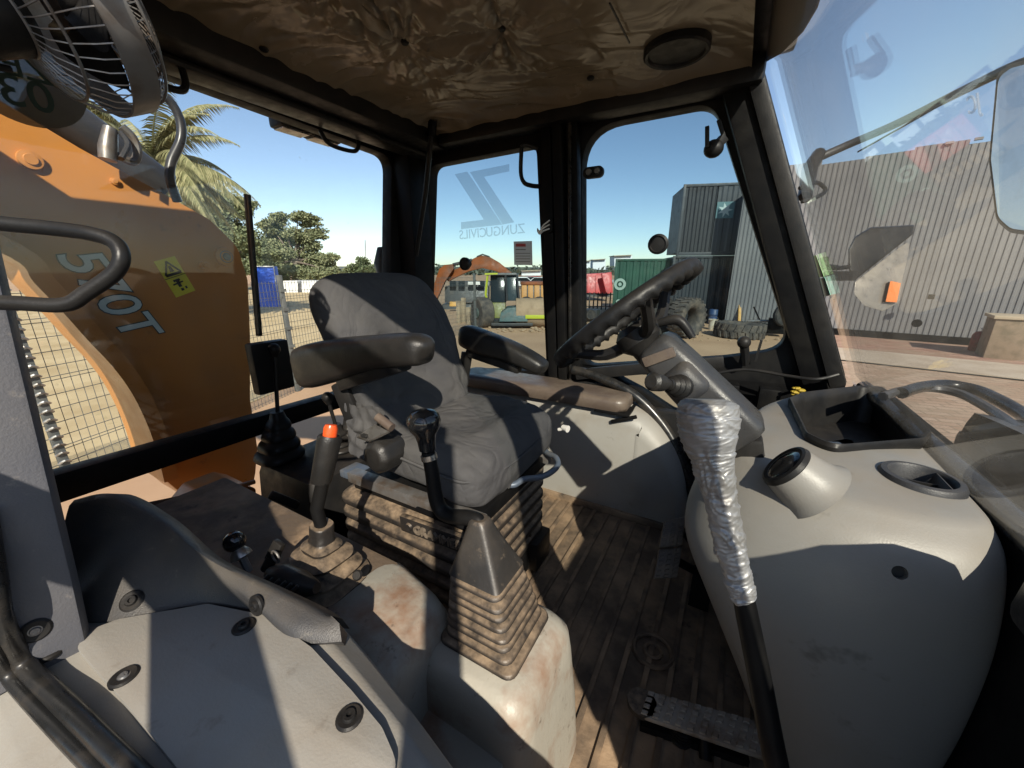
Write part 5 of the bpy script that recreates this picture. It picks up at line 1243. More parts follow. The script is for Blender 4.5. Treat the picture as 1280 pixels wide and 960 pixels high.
b = MB().plate([rrect(.66, .62, .02)], lambda u, v, q: c + dd * u + V((0, 0, v)) + nn_ * q, 0, .004); pm = obj('logo_plate', b, pbr('teal_plate', (.08, .17, .19), .6), t, smooth=False)
b = MB().plate([st], lambda u, v, q: c + dd * u * .85 + V((0, 0, v * .85)) + nn_ * q, .004, .008); obj('star', b, pbr('pale_star', (.40, .50, .50), .6), pm, smooth=False)

# ------------------------------------------------------------------ tyres and yard clutter
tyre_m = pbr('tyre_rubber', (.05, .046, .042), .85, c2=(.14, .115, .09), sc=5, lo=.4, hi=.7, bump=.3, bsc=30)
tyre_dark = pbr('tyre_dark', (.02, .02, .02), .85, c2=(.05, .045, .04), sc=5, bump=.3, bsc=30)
def tyre(label, c, ax, R, wdt, m, grp, lugs=22):
    ax = V(ax).normalized(); t = thing('loader_tyre', label, 'tyre', V((c[0], c[1], GZ)), grp)
    pr = [(R * .50, -.32), (R * .56, -.42), (R * .78, -.50), (R * .92, -.47), (R * .955, -.36), (R * .955, .36), (R * .92, .47), (R * .78, .50), (R * .56, .42), (R * .50, .32), (R * .46, .25), (R * .46, -.25), (R * .50, -.32)]
    b = MB().lathe([(r, h * wdt) for r, h in pr], c, ax, 40, caps=False); cs_ = obj('casing', b, m, t, sharp=40)
    u = ax.orthogonal().normalized(); s = ax.cross(u); c = V(c)
    for k in range(lugs):
        for sg in (1, -1):
            a = 2 * math.pi * (k + (.25 if sg > 0 else -.25)) / lugs
            f = lambda r, aa, h: c + ax * h + (u * math.cos(aa) + s * math.sin(aa)) * r
            w_ = 1.35 / lugs; sk = .9 / lugs * 2
            ring_ = [(R * .94, 0, .05), (R * .94, 0, .49)]
            lo_ = [f(R * .93, a - w_, sg * .02 * wdt), f(R * .93, a + w_, sg * .02 * wdt), f(R * .90, a + w_ + sk, sg * .50 * wdt), f(R * .90, a - w_ + sk, sg * .50 * wdt)]
            hi_ = [f(R, a - w_ * .8, sg * .02 * wdt), f(R, a + w_ * .8, sg * .02 * wdt), f(R * .99, a + w_ * .8 + sk, sg * .49 * wdt), f(R * .99, a - w_ * .8 + sk, sg * .49 * wdt)]
            obj('tread_lug', MB().loft([lo_, hi_]), m, cs_, smooth=False)
    return t
awy = V((-math.sin(AZ), math.cos(AZ), 0))
R1_ = .66; c1 = U(858, 397, Z=GZ + R1_)
axt = (-imR * .48 + awy * .87).normalized()
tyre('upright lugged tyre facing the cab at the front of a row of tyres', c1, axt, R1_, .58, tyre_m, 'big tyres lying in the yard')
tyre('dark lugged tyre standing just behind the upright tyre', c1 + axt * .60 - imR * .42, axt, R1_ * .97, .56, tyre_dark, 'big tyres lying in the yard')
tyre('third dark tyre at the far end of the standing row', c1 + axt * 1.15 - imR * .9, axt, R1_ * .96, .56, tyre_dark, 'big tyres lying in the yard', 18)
cl = U(924, 412, Z=GZ + .24); tyre('lugged tyre lying flat on the ground by the corrugated shed', cl, (0.03, 0.02, 1), .78, .46, tyre_m, 'big tyres lying in the yard')
bkm = pbr('white_bucket', (.55, .50, .40), .6, c2=(.3, .22, .14), sc=6)
t = thing('paint_bucket', 'dirty white bucket standing beside the upright tyre', 'bucket', G(890, 412)); c = G(890, 412)
b = MB().lathe([(.001, 0), (.13, 0), (.16, .36), (.168, .36), (.168, .39), (.155, .39), (.12, .04), (.001, .04)], c, (0, 0, 1), 20); obj('pail', b, bkm, t, sharp=40)
b = MB().tube([c + V((.165 * math.cos(a), .02, .37 + .14 * math.sin(a))) for a in (math.pi * k / 10 for k in range(11))], .006, 6); obj('handle', b, dull_steel, t)
t = thing('blue_drum', 'blue plastic drum behind the white bucket', 'drum', G(890, 405)); c = G(890, 405)
b = MB().lathe([(r_ * .62, h_ * .68) for r_, h_ in [(.001, 0), (.27, 0), (.29, .03), (.29, .28), (.305, .30), (.29, .32), (.29, .58), (.305, .60), (.29, .62), (.29, .85), (.26, .9), (.001, .88)]], c, (0, 0, 1), 24); obj('body', b, pbr('blue_plastic', (.02, .05, .13), .5, c2=(.03, .06, .11), sc=5), t, sharp=50)
b = MB().lathe([(.001, .05), (.04, .05), (.04, 0)], c + V((.07, 0, .58)), (0, 0, 1), 10); obj('bung', b, black_plastic, t)
t = thing('scrap_axle', 'dark scrap axle with a wheel by the shed wall near the flat tyre', 'machine part', G(968, 420)); c = G(968, 420)
b = MB().box(c + V((0, 0, .35)), (.5, .4, .5)); b.box(c + V((-.45, .1, .22)), (.5, .3, .3)); obj('housing', b, black_metal, t, bev=.03)
b = MB().tube([c + V((-.9, 0, .45)), c + V((.6, 0, .55))], .05, 10); obj('shaft', b, dull_steel, t)
b = MB().lathe([(.05, -.08), (.33, -.09), (.37, -.05), (.37, .05), (.33, .09), (.05, .08)], c + V((.15, -.3, .75)), (.6, -1, 0), 22); obj('wheel', b, tyre_dark, t, sharp=40)
b = MB().bar(c + V((-.5, 0, .5)), c + V((-.75, 0, .95)), .05, .05); obj('lever', b, black_metal, t)
# concrete box and red bottles at the right edge
t = thing('concrete_bin', 'weathered buff concrete box with a pale rim at the far right edge', 'bin', G(1275, 450)); c = G(1288, 450)
Rz = Matrix.Rotation(math.atan2(wdir.y, wdir.x), 3, 'Z')
b = MB().box(c + V((0, 0, .50)), (1.7, .9, 1.0), Rz); obj('box', b, pbr('buff_concrete', (.28, .21, .145), .9, c2=(.19, .15, .10), sc=4, bump=.4, bsc=25), t, bev=.02)
b = MB().box(c + V((0, 0, 1.03)), (1.8, 1.0, .08), Rz); obj('rim', b, pbr('pale_concrete', (.45, .37, .26), .85), t, bev=.015)
for k, (px, py, hh_) in enumerate(((1220, 439, .55), (1236, 441, .64))):
    c = G(px, py); t = thing('gas_bottle', ('short red gas bottle standing in front of the shed, farther from the concrete box', 'taller red gas bottle standing right beside the buff concrete box')[k], 'gas bottle', c, 'red gas bottles')
    b = MB().lathe([(.001, 0), (.15, 0), (.17, .03), (.17, hh_ - .12), (.12, hh_ - .02), (.05, hh_), (.001, hh_)], c, (0, 0, 1), 20); obj('cylinder', b, pbr('red_paint', (.20, .016, .012), .5, c2=(.10, .015, .012), sc=8) if k == 0 else bpy.data.materials['red_paint'], t, sharp=60)
    b = MB().lathe([(.001, 0), (.03, 0), (.03, .05), (.05, .05), (.05, .09), (.001, .09)], c + V((0, 0, hh_)), (0, 0, 1), 10); obj('valve', b, paper, t)

# ------------------------------------------------------------------ machines in the yard
def prism_px(pts, s, dep, name, m, par, bev=.02, rr=0):
    q = rpoly(pts, rr, 3) if rr else pts
    f = [U(x, y, S=s) for x, y in q]; k = awy * dep
    return obj(name, MB().loft([f, [p + k for p in f]]), m, par, bev=bev, sharp=40)
def pbox(x0, y0, x1, y1, s, dep, name, m, par, bev=.02): return prism_px([(x0, y1), (x1, y1), (x1, y0), (x0, y0)], s, dep, name, m, par, bev)
ex_m = pbr('excavator_orange', (.21, .052, .006), .5, c2=(.12, .035, .008), sc=1.2, lo=.42, hi=.62, spec=.2)
dk = pbr('machine_dark', (.03, .033, .036), .5, c2=(.06, .055, .05), sc=3)
tn = pbr('machine_tan', (.34, .24, .15), .8, c2=(.26, .18, .11), sc=3, bump=.3, bsc=15)
s = .046
exc = thing('excavator', 'orange excavator with an arched boom behind the wire fence', 'excavator', G(590, 398))
prism_px([(534, 392), (537, 372), (549, 336), (556, 331), (566, 330), (567, 336), (556, 352), (545, 376), (541, 392)], s * .98, .45, 'stick', ex_m, exc)
prism_px([(556, 347), (566, 338), (582, 331), (590, 324), (600, 319), (612, 321), (624, 328), (640, 341), (639, 348), (620, 339), (603, 335), (586, 339), (569, 347), (560, 352)], s, .6, 'boom', ex_m, exc)
b = MB().tube([U(566, 331, S=s), U(590, 325, S=s)], .09, 8); obj('ram', b, dk, exc)
pbox(562, 352, 612, 358, s * 1.02, 1.6, 'engine_cover', dk, exc)
pbox(556, 358, 610, 378, s * 1.02, 1.8, 'body', dk, exc)
for x0, x1 in ((562, 570), (573, 581), (586, 596), (598, 606)):
    pbox(x0, 351, x1, 358, s * 1.0, .05, 'window', vehicle_glass, exc, .0)
pbox(585, 352, 600, 356, s * .995, .05, 'white_stripe', paper, exc, 0)
pbox(552, 380, 614, 400, s * 1.02, 1.2, 'track', dk, exc, .1)
pbox(562, 377, 570, 383, s * .96, .1, 'lamp_bracket', pbr('amber_paint', (.6, .3, .04), .5), exc)
b = MB().tube([U(596, 321, S=s), U(603, 318, S=s), U(612, 321, S=s)], .04, 6); obj('hose', b, dk, exc)
s = .0315
rol = thing('road_roller', 'yellow green cabbed road roller with a dusty steel drum', 'roller', G(638, 411))
ylw = pbr('roller_lime', (.13, .14, .018), .5, c2=(.10, .09, .03), sc=4); teal = pbr('roller_teal', (.04, .085, .085), .6, c2=(.07, .08, .07), sc=4)
pbox(613, 344, 633, 378, s, 1.2, 'cab_glass', vehicle_glass, rol)
pbox(633, 342, 648, 376, s * 1.0, 1.1, 'front_glass', pbr('tinted_pane', (.03, .045, .05), .2, spec=.2), rol)
pbox(610, 341, 646, 344, s * .99, 1.3, 'cab_roof', dk, rol)
b = MB().bar(U(609.5, 344, S=s * .985), U(607, 369, S=s * .985), .06, .06, (0, 1, 0)); b.bar(U(607, 369, S=s * .985), U(611, 379, S=s * .985), .06, .06, (0, 1, 0)); b.bar(U(606, 342.5, S=s * .98), U(622, 342, S=s * .98), .06, .05, (0, 1, 0)); obj('cab_frame', b, pbr('lime_bright', (.40, .44, .03), .45), rol)
b = MB().bar(U(632, 344, S=s * .985), U(634, 376, S=s * .985), .05, .05, (0, 1, 0)); b.bar(U(646, 344, S=s * .985), U(649, 374, S=s * .985), .05, .05, (0, 1, 0)); obj('door_post', b, dk, rol)
pbox(611, 378, 632, 398, s, 1.2, 'engine_body', ylw, rol, .05)
prism_px([(624, 402), (626, 391), (634, 385), (646, 384), (652, 391), (658, 394), (660, 402)], s * .965, 1.0, 'front_frame', teal, rol)
dc_ = U(645, 391, S=s * 1.0); b = MB().lathe([(.001, .04), (.46, .04), (.50, 0), (.56, 0), (.57, .02), (.57, 1.5), (.55, 1.52), (.001, 1.52)], dc_, imR, 32); obj('drum', b, tn, rol, sharp=40)
b = MB().box(U(669, 396, S=s * .965), (.75, .06, .14), Matrix.Rotation(AZ, 3, 'Z')); obj('scraper', b, bpy.data.materials['lime_bright'], rol, bev=.01)
wc_ = U(603, 391, S=s); b = MB().lathe([(.2, -.24), (.55, -.26), (.62, -.2), (.62, .2), (.55, .26), (.2, .24)], wc_, (imR * .86 + awy * .5), 30, caps=True); obj('tyre', b, tyre_m, rol, sharp=40)
b = MB().lathe([(.001, .0), (.2, 0), (.2, -.1), (.001, -.1)], wc_ - (imR * .86 + awy * .5) * .2, (imR * .86 + awy * .5), 18); obj('rim', b, teal, rol)
b = MB().box(U(640, 404, S=s), (1.6, .9, .12), Matrix.Rotation(AZ, 3, 'Z')); b.tube([U(640, 404, S=s), U(668, 404, S=s)], .10, 8); obj('chassis', b, dk, rol, bev=.03)
s = .055
tip = thing('orange_truck', 'orange tipper bed parked behind the road roller', 'truck', G(668, 385))
pbox(651, 352, 684, 356, s, 2.2, 'top_rail', ex_m, tip); 
for k in range(4): pbox(652 + 8 * k, 356.5, 658.5 + 8 * k, 374, s, .3, 'side_panel', pbr('tipper_orange', (.42, .19, .03), .55) if k == 0 else bpy.data.materials['tipper_orange'], tip)
pbox(652, 357, 684, 373, s * 1.004, 2.0, 'bed', dk, tip); pbox(655, 374, 684, 383, s, 1.5, 'chassis', dk, tip)
for px in (658, 674):
    b = MB().lathe([(.1, -.15), (.45, -.16), (.5, -.1), (.5, .1), (.45, .16), (.1, .15)], U(px, 380, S=s * .995), awy, 18); obj('wheel', b, tyre_dark, tip)
s = .060
red_m = pbr('red_skip', (.50, .03, .03), .45, c2=(.38, .03, .03), sc=2)
sk = thing('red_skip', 'bright red steel skip bin beside the green container', 'skip', G(747, 376))
prism_px([(727, 366), (762, 367), (760, 341), (727, 343)], s, 2.0, 'bin', red_m, sk)
for x in (735, 745): b = MB().bar(U(x, 344, S=s * .998), U(x, 366, S=s * .998), .10, .08); obj('rib', b, red_m, sk, bev=.01)
prism_px([(752, 342), (764.5, 340), (766, 366), (758, 367)], s * .97, .3, 'end_flap', red_m, sk)
pbox(727, 366.5, 762, 371, s * 1.01, 1.6, 'base', dk, sk)
s = .046
pf_ = thing('palisade_fence', 'low dark palisade fence in front of the red skip', 'fence', G(746, 392))
for k in range(8):
    x = 727 + 5.2 * k; b = MB().bar(U(x, 365.5, S=s), V((U(x, 365.5, S=s).x, U(x, 365.5, S=s).y, GZ)), .07, .03); obj('pale', b, dk, pf_, smooth=False)
for y in (368, 383): b = MB().bar(U(725, y, S=s * 1.003), U(766, y, S=s * 1.003), .05, .05); obj('rail', b, dk, pf_, smooth=False)
b = MB().box(G(735, 402) + V((0, 0, .3)), (.9, .5, .5)); t = thing('dumped_drum', 'dark low machine by the foot of the palisade fence', 'machine part', G(735, 402)); obj('body', b, dk, t, bev=.06)
for q in (-.3, .2): b = MB().lathe([(.05, -.08), (.2, -.1), (.22, 0), (.2, .1), (.05, .08)], G(735, 402) + V((q, -.3, .35)), (-.5, 1, 0), 18); obj('wheel', b, tyre_dark, t)
rg = random.Random(33)
CARC = [(.6, .6, .6), (.08, .08, .09), (.45, .05, .04), (.5, .5, .48), (.10, .14, .25), (.3, .3, .31)]
CARN = ['white', 'black', 'red', 'pale silver', 'dark blue', 'grey']
pos_ = ['behind the roller cab', 'left of the notice sheet foot', 'under the notice sheet', 'beside the door pillar', 'right of the door pillar', 'above the red skip']
cars_m = [pbr('car_' + CARN[i].replace(' ', '_'), CARC[i], .3) for i in range(6)]
for k, px in enumerate((652, 660, 668, 678, 732, 752)):
    s = .105 + .012 * (k % 3); c = U(px, 345, S=s); c = V((c.x, c.y, GZ)); t = thing('parked_car', 'small far ' + CARN[k] + ' parked car ' + pos_[k], 'car', c, 'cars parked far across the yard')
    Rz_ = Matrix.Rotation(AZ + rg.uniform(-.4, .4), 3, 'Z')
    b = MB().loft([[c + Rz_ @ V((x, y, z)) for x, z in ((-2.1, .35), (2.1, .35), (2.1, .85), (1.3, .95), (.7, 1.45), (-1.0, 1.45), (-1.7, .95), (-2.1, .9))] for y in (-.8, .8)]); obj('body', b, cars_m[k], t, bev=.05)
    b = MB().loft([[c + Rz_ @ V((x, y, z)) for x, z in ((1.15, .97), (.65, 1.38), (-.95, 1.38), (-1.5, .97))] for y in (-.81, .81)]); obj('window', b, vehicle_glass, t, smooth=False)
    for q_ in (-1.3, 1.3): b = MB().lathe([(.05, -.85), (.32, -.85), (.32, .85), (.05, .85)], c + V((0, 0, .32)) + Rz_ @ V((q_, 0, 0)), Rz_ @ V((0, 1, 0)), 14); obj('wheel', b, tyre_dark, t)
wood = pbr('weathered_timber', (.42, .32, .21), .85, c2=(.28, .2, .13), sc=4, bump=.4, bsc=20)
for k, (px, y0, s_, lab) in enumerate(((573, 376, .0335, 'short upright timber post behind the right armrest'), (579, 372, .034, 'middle upright timber post before the excavator'), (586, 384, .033, 'lowest pale timber post next to the fence post'))):
    a = U(px, y0, S=s_); c = V((a.x, a.y, GZ)); b = MB().bar(c, a, .16, .16, (0, 1, 0)); tag(obj('timber_post', b, wood, bev=.02), lab, 'post', 'timber posts in the yard')
rub = MB()
for k in range(420):
    p = G(600 + 90 * rg.random(), 404 + 12 * rg.random()) if k < 200 else G(725 + 330 * rg.random(), 398 + 30 * rg.random()); r_ = .02 + .07 * rg.random() ** 3
    rub.ball(p + V((0, 0, r_ * .4)), r_, 5, 4, (1, .8 + .4 * rg.random(), .6))
o = obj('rubble', rub, tn, smooth=False); o['kind'] = 'stuff'
# ------------------------------------------------------------------ wire fence
wire_m = pbr('galvanised_wire', (.16, .17, .16), .6, .3, c2=(.10, .10, .095), sc=3)
post_m = pbr('fence_post', (.10, .11, .11), .6, .2, c2=(.16, .16, .15), sc=3)
fpts = [V((-4.7, -1.6, 0)), V((-5.45, .77, 0)), V((-6.75, 3.9, 0)), V((-8.0, 7.6, 0)), V((-8.15, 11.6, 0))]
FH = 1.95
fc_ = thing('wire_fence', 'welded grey wire mesh fence on posts across the yard behind the rear glass', 'fence', (fpts[2].x, fpts[2].y, GZ))
for i, p in enumerate(fpts[1:]):
    b = MB().bar(V((p.x, p.y, GZ)), V((p.x, p.y, GZ + FH + (.1 if i else .15))), .07, .07, (0, 1, 0)); po = obj('post', b, post_m, fc_, bev=.008)
    if i == 0:
        for k in range(24):
            b = MB().tube([V((p.x + .05, p.y - .04, GZ + .08 + .085 * k)), V((p.x + .075, p.y, GZ + .11 + .085 * k)), V((p.x + .05, p.y + .04, GZ + .08 + .085 * k))], .012, 6, smooth=3); obj('fixing_clip', b, chrome, po)
    else:
        for k in range(6): b = MB().box(V((p.x + .04, p.y, GZ + .2 + .32 * k)), (.04, .09, .05)); obj('fixing_clip', b, wire_m, po, smooth=False)
b = MB()
for i in range(len(fpts) - 1):
    a, c = fpts[i], fpts[i + 1]; d = c - a; n_ = int(d.length / .075)
    for k in range(n_):
        p = a.lerp(c, (k + .5) / n_); b.box(V((p.x, p.y, GZ + FH / 2)), (.005, .005, FH))
    for k in range(15):
        z = GZ + .05 + k * (FH - .08) / 14; b.bar(V((a.x, a.y, z)), V((c.x, c.y, z)), .006, .006)
        if k in (3, 8, 12): b.bar(V((a.x + .03, a.y, z + .04)), V((c.x + .03, c.y, z + .04)), .006, .006)
wm_ = obj('wire_mesh', b, wire_m, fc_, smooth=False); wm_['kind'] = 'stuff'
# dry verge beyond the fence
verge_m = pbr('dry_verge', (.56, .44, .26), .95, c2=(.45, .34, .19), sc=.8, lo=.4, hi=.65, bump=.5, bsc=10, c3=(.28, .24, .12), sc3=4, a3=.5, spec=.1)
q = [V((-5.6, -6, GZ)), V((-5.9, .9, GZ)), V((-8.6, 7.6, GZ)), V((-60, 50, GZ)), V((-80, -30, GZ))]
struct('dry_verge', MB().loft([q, [p + V((0, 0, .012)) for p in q]]), verge_m, smooth=False)

# ------------------------------------------------------------------ parked trailers beyond the fence
blue_m = pbr('trailer_blue', (.02, .09, .50), .4, c2=(.02, .07, .38), sc=2)
wht = pbr('trailer_white', (.62, .62, .60), .5, c2=(.5, .5, .48), sc=2)
s = .050
bt2 = thing('blue_trailer', 'bright blue box trailer with a chevron bumper beyond the fence', 'trailer', G(336, 402))
prism_px([(316, 333), (342, 333), (350, 386), (323, 388)], s, .4, 'box', blue_m, bt2)
for k in range(2): b = MB().bar(U(342 + 3.4 * k * 0, 333, S=s * .997), U(349, 385, S=s * .997), .05, .05); obj('edge_trim', b, wht, bt2)
b = MB().bar(U(318, 333, S=s * .995), U(342, 333, S=s * .995), .06, .06); obj('top_trim', b, wht, bt2)
pbox(326, 388, 350, 393, s * .99, .5, 'bumper', wht, bt2)
for k in range(4): prism_px([(330 + 4 * k, 399), (333 + 4 * k, 399), (335 + 4 * k, 395), (332 + 4 * k, 395)], s * .985, .05, 'chevron', amber, bt2, 0)
pbox(328, 394.5, 349, 400, s * .988, .3, 'lamp_board', wht, bt2); pbox(328, 400, 350, 412, s * 1.0, 1.0, 'under_run', dk, bt2)
s = .085
for k, (x0, x1, lab) in enumerate(((354, 372, 'white box body truck nearest the blue trailer'), (377, 395, 'white box body truck in the middle of the far row'), (414, 432, 'white box body truck at the right of the far row, partly behind the seat'))):
    t = thing('box_truck', lab, 'truck', G((x0 + x1) / 2, 380), 'white trucks parked in the far row')
    pbox(x0, 351, x1, 371, s, 4, 'box', wht, t); pbox(x0 - 1, 371.5, x1 + 4, 378, s * 1.005, 4, 'chassis', dk, t); pbox(x1 + .5, 354, x1 + 4.5, 371, s * 1.002, 3, 'cab', dk, t)
    for q in (3, 14):
        b = MB().lathe([(.1, -.2), (.5, -.2), (.55, 0), (.5, .2), (.1, .2)], U(x0 + q, 377, S=s * .99), awy, 14); obj('wheel', b, tyre_dark, t)
t = thing('dark_trailer', 'long dark trailer standing behind the white trucks', 'trailer', G(380, 376)); pbox(344, 352, 440, 373, s * 1.08, 3, 'body', dk, t)
pbox(344, 373, 440, 378, s * 1.08, 2, 'chassis', tyre_dark, t)

# ------------------------------------------------------------------ trees
def leaf_mat(name, c, c2):
    m, n, l, p = nodes(name); oi = n.new('ShaderNodeNewGeometry'); mx = n.new('ShaderNodeMix'); mx.data_type = 'RGBA'
    l.new(oi.outputs['Random Per Island'], mx.inputs[0]); mx.inputs[6].default_value = c + (1,); mx.inputs[7].default_value = c2 + (1,)
    l.new(mx.outputs[2], p.inputs['Base Color']); p.inputs['Roughness'].default_value = .6; p.inputs['Specular IOR Level'].default_value = .3
    p.inputs['Subsurface Weight'].default_value = 0
    return m
leaf_a = leaf_mat('leaf_olive', (.10, .125, .065), (.22, .23, .12)); leaf_b = leaf_mat('leaf_green', (.08, .105, .055), (.18, .20, .10)); leaf_c = leaf_mat('leaf_dark', (.055, .08, .035), (.12, .15, .07))
bark = pbr('bark', (.12, .095, .075), .9, c2=(.2, .17, .14), sc=4, bump=.5, bsc=20)
def leaves(b, c, r, n, size, rg):
    for k in range(n):
        d = V((rg.gauss(0, 1), rg.gauss(0, 1), rg.gauss(0, 1))).normalized() * (rg.random() ** .45)
        p = c + V((d.x * r[0], d.y * r[0], d.z * r[1]))
        u = V((rg.gauss(0, 1), rg.gauss(0, 1), rg.gauss(0, .7))).normalized(); w2 = u.orthogonal().normalized(); s_ = size * (.6 + .8 * rg.random())
        u *= s_; w2 *= s_ * .55; o = len(b.v); b.v += [p - u, p + w2, p + u, p - w2]; b.f.append((o, o + 1, o + 2, o + 3))
def tree(label, base_px, s, blobs, m, seed, n, size, name='tree', grp=None):
    """blobs: (px, py, radius px, flatten)"""
    rg = random.Random(seed); bp = U(base_px[0], base_px[1], S=s); bs = V((bp.x, bp.y, GZ))
    t = thing(name, label, 'tree', bs, grp); b = MB(); tk = MB(); sc_ = s * 1.0
    tot = sum(q[2] ** 2 for q in blobs)
    top_ = max((U(q[0], q[1], S=s) for q in blobs), key=lambda p: p.z)
    fork = bs.lerp(V((bs.x, bs.y, top_.z)), .35)
    tk.tube([bs, bs.lerp(fork, .5) + V((.1, .1, 0)), fork], [s * 4, s * 3.2, s * 2.8], 8)
    for (x, y, r, fl) in blobs:
        c = U(x, y, S=s * (1 + rg.uniform(-.03, .03))); rr_ = r * s
        tk.tube([fork, fork.lerp(c, .5) + V((rg.uniform(-.3, .3), rg.uniform(-.3, .3), rr_ * .2)), c], [s * 1.5, s * .8, s * .3], 6, smooth=3)
        m_ = max(9, int(9 + r / 2))
        for k in range(m_):
            d = V((rg.gauss(0, 1), rg.gauss(0, 1), rg.gauss(0, .8))).normalized() * rr_ * (.35 + .55 * rg.random()); d.z *= fl
            leaves(b, c + d, (rr_ * rg.uniform(.42, .75), rr_ * rg.uniform(.32, .58) * fl), max(8, int(n * r * r / tot / m_)), size * s, rg)
    obj('trunk', tk, bark, t); obj('crown', b, m, t, smooth=False)
    return t
tree('tall open crowned eucalyptus with rounded clumps to the right of the boom', (372, 350), .12, [(338, 283, 14, .8), (352, 272, 12, .7), (372, 270, 14, .75), (388, 278, 13, .7), (398, 292, 12, .6), (350, 298, 18, .7), (374, 296, 15, .8), (390, 306, 12, .7), (340, 312, 16, .7), (362, 318, 20, .7), (388, 324, 18, .7), (408, 325, 15, .7), (345, 336, 18, .6), (370, 340, 20, .6), (395, 342, 20, .6), (415, 340, 10, .7)], leaf_a, 3, 42000, 1.45, 'eucalyptus_tree')
tree('large bushy grey green tree behind the palm and boom', (270, 345), .09, [(205, 255, 22, .8), (235, 245, 24, .8), (262, 252, 22, .8), (290, 262, 20, .8), (306, 258, 13, .8), (250, 280, 28, .8), (285, 290, 26, .8), (310, 300, 20, .8), (325, 315, 18, .8), (270, 310, 26, .8), (300, 325, 24, .7), (322, 335, 16, .7)], leaf_b, 5, 42000, 1.6, 'bushy_tree')
tree('small round dark tree standing alone beside the cab corner', (453, 348), .13, [(446, 335, 10, .9), (455, 330, 10, .9), (463, 337, 9, .9), (453, 342, 14, .7)], leaf_c, 8, 5000, 1.2, 'round_tree')
tree('low scrubby tree between the eucalyptus and the round tree', (432, 348), .14, [(425, 343, 8, .7), (435, 340, 9, .8), (441, 345, 8, .7)], leaf_a, 9, 2000, 1.3, 'scrub_tree')
tree('dull green tree low behind the blue trailer', (330, 350), .10, [(325, 338, 12, .8), (340, 342, 12, .7), (352, 346, 10, .7)], leaf_c, 12, 3000, 1.4, 'scrub_tree')
# palm
s = .030
pc = U(190, 200, S=s); bs = V((pc.x, pc.y, GZ))
palm = thing('palm_tree', 'palm tree with drooping feathery fronds behind the boom', 'tree', bs)
b = MB().tube([bs, V((pc.x + .05, pc.y, -.5)), pc], [.26, .21, .19], 12, smooth=6); obj('trunk', b, bark, palm)
frond_m = leaf_mat('palm_leaf', (.13, .14, .06), (.34, .32, .17))
rg = random.Random(4)
for k in range(80):
    a = 2 * math.pi * k / 80 * 3.1 + rg.uniform(-.2, .2); el_ = rg.uniform(-.55, 1.15); Lf = rg.uniform(2.9, 4.1)
    h = V((math.cos(a), math.sin(a), 0)); q = [pc]; d = h * math.cos(el_) + V((0, 0, math.sin(el_)))
    for i in range(10):
        q.append(q[-1] + d * Lf / 10); d = (d + V((0, 0, -.145)) * (.6 + i * .10)).normalized()
    b = MB().tube(q, [.03 * (1 - i / 11) + .004 for i in range(11)], 5, caps=False)
    side = V((-h.y, h.x, 0))
    for i in range(1, 60):
        t_ = i / 60 * 10; j = min(9, int(t_)); p = q[j].lerp(q[j + 1], t_ - j); tang = (q[j + 1] - q[j]).normalized()
        for sg in (1, -1):
            ll = (.55 * math.sin(math.pi * min(1, .12 + i / 62)) + .12) * rg.uniform(.8, 1.1)
            dd_ = (side * sg * .75 + tang * .55 + V((0, 0, -.55 - .3 * rg.random()))).normalized(); w_ = tang * .024
            m_ = p + dd_ * ll * .5 + V((0, 0, .03)); e_ = p + dd_ * ll + V((0, 0, -.10 * ll))
            o = len(b.v); b.v += [p - w_, p + w_, m_ + w_, m_ - w_, e_]; b.f += [(o, o + 1, o + 2, o + 3), (o + 3, o + 2, o + 4)]
    obj('frond', b, frond_m, palm, smooth=False)
# ------------------------------------------------------------------ far distance
far_m = leaf_mat('far_trees', (.06, .075, .055), (.10, .11, .08))
rg = random.Random(21); b = MB()
for k in range(330):
    x = rg.uniform(330, 1290); s_ = rg.uniform(.5, .75); base = U(x, 340, S=s_); h = rg.uniform(2.2, 5.5) * (1.25 if x < 700 else 1)
    leaves(b, V((base.x, base.y, GZ + h * .6)), (rg.uniform(3, 7), h * .7), 26, 1.5, rg)
o = obj('distant_trees', b, far_m, smooth=False); o['kind'] = 'stuff'
def hil(u, v):
    a = math.radians(-40 + 190 * u); r = 420 + 500 * v
    return V((-r * math.sin(a) * 1.0 + 0, r * math.cos(a), GZ + (9 + 5 * noise.noise(V((u * 14, v * 3, 0)))) * math.sin(v * math.pi) ** .6))
o = struct('hills', MB().grid(hil, 90, 12), pbr('hill_green', (.10, .115, .10), .95, c2=(.15, .15, .13), sc=.02), sharp=80)
wb = pbr('warehouse_white', (.65, .66, .68), .7)
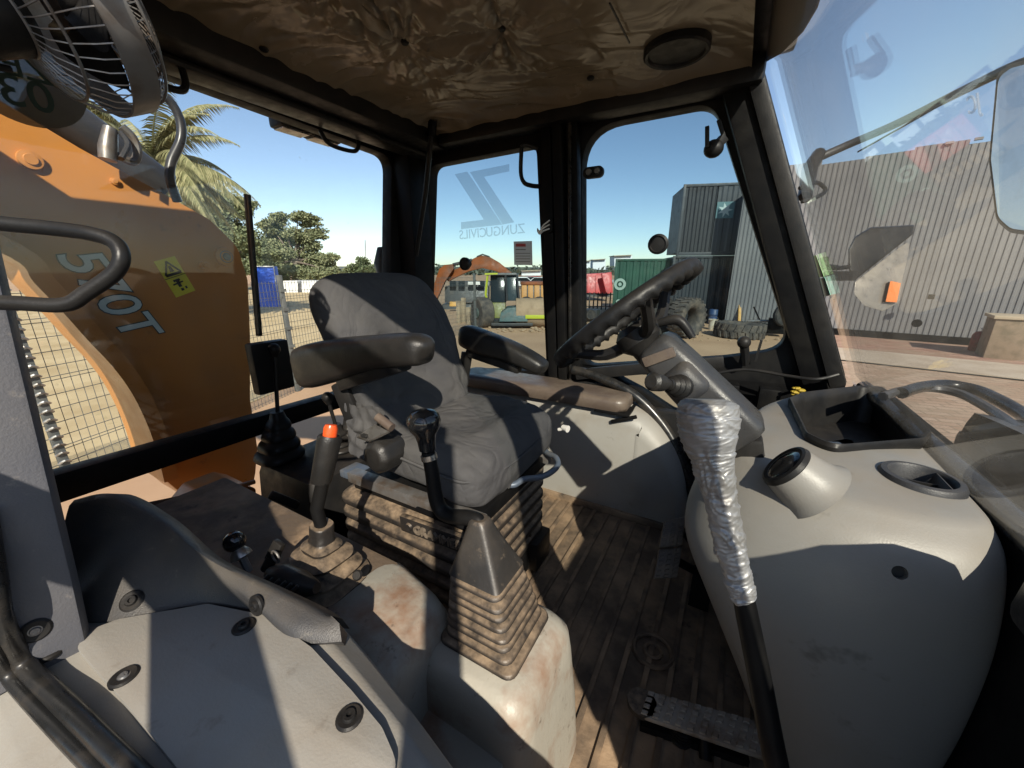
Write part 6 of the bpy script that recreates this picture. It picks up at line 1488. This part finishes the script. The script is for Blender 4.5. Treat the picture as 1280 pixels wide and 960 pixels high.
for k, (x0, x1, y0, y1, s_, lab) in enumerate(((728, 738, 326, 332, .9, 'low white warehouse on the skyline left of the far roofs'), (741, 757, 324, 331, .95, 'long white warehouse roof on the skyline above the red skip'), (700, 722, 327, 333, .9, 'pale warehouse on the skyline mostly behind the door pillar'), (768, 790, 319, 327, .85, 'pale warehouse just showing over the green container'), (468, 484, 340, 350, .25, 'cream flat roofed house beside the round tree'), (652, 676, 338, 346, .5, 'pale flat warehouse roofs behind the notice sheet'))):
    t = thing('warehouse', lab, 'building', G((x0 + x1) / 2, 345) if False else V((U(x0, 340, S=s_).x, U(x0, 340, S=s_).y, GZ)), 'pale buildings on the skyline')
    lo_ = [U(x0, y1 + 8, S=s_), U(x1, y1 + 8, S=s_)]; 
    f = [U(x0, y1 + 6, S=s_), U(x1, y1 + 6, S=s_), U(x1, y0, S=s_), U(x0, y0 + 1, S=s_)]
    obj('wall', MB().loft([f, [p + awy * 20 for p in f]]), wb, t, smooth=False)
    r_ = [U(x0 - .4, y0 + 1, S=s_ * .99), U(x1 + .4, y0, S=s_ * .99), U(x1 + .4, y0 - .7, S=s_ * .99), U(x0 - .4, y0 + .3, S=s_ * .99)]
    obj('roof', MB().loft([r_, [p + awy * 22 for p in r_]]), bpy.data.materials['concrete'], t, smooth=False)
t = thing('radio_mast', 'thin lattice radio mast on the skyline beside the round tree', 'mast', V((U(457, 340, S=.4).x, U(457, 340, S=.4).y, GZ)))
ms = V((U(457, 340, S=.4).x, U(457, 340, S=.4).y, GZ)); tp_ = U(456.5, 300, S=.4)
for dx, dy in ((.5, 0), (-.5, .4), (-.3, -.5)): b = MB().tube([ms + V((dx * 1.5, dy * 1.5, 0)), tp_ + V((dx * .2, dy * .2, 0))], .09, 5); obj('leg', b, dull_steel, t)
b = MB()
for k in range(16): z = ms.lerp(tp_, k / 16); q = 1.5 - 1.3 * k / 16; b.bar(z + V((.5 * q, 0, 0)), z + V((-.5 * q, .4 * q, 1.2)), .1, .1); 
obj('bracing', b, dull_steel, t, smooth=False)
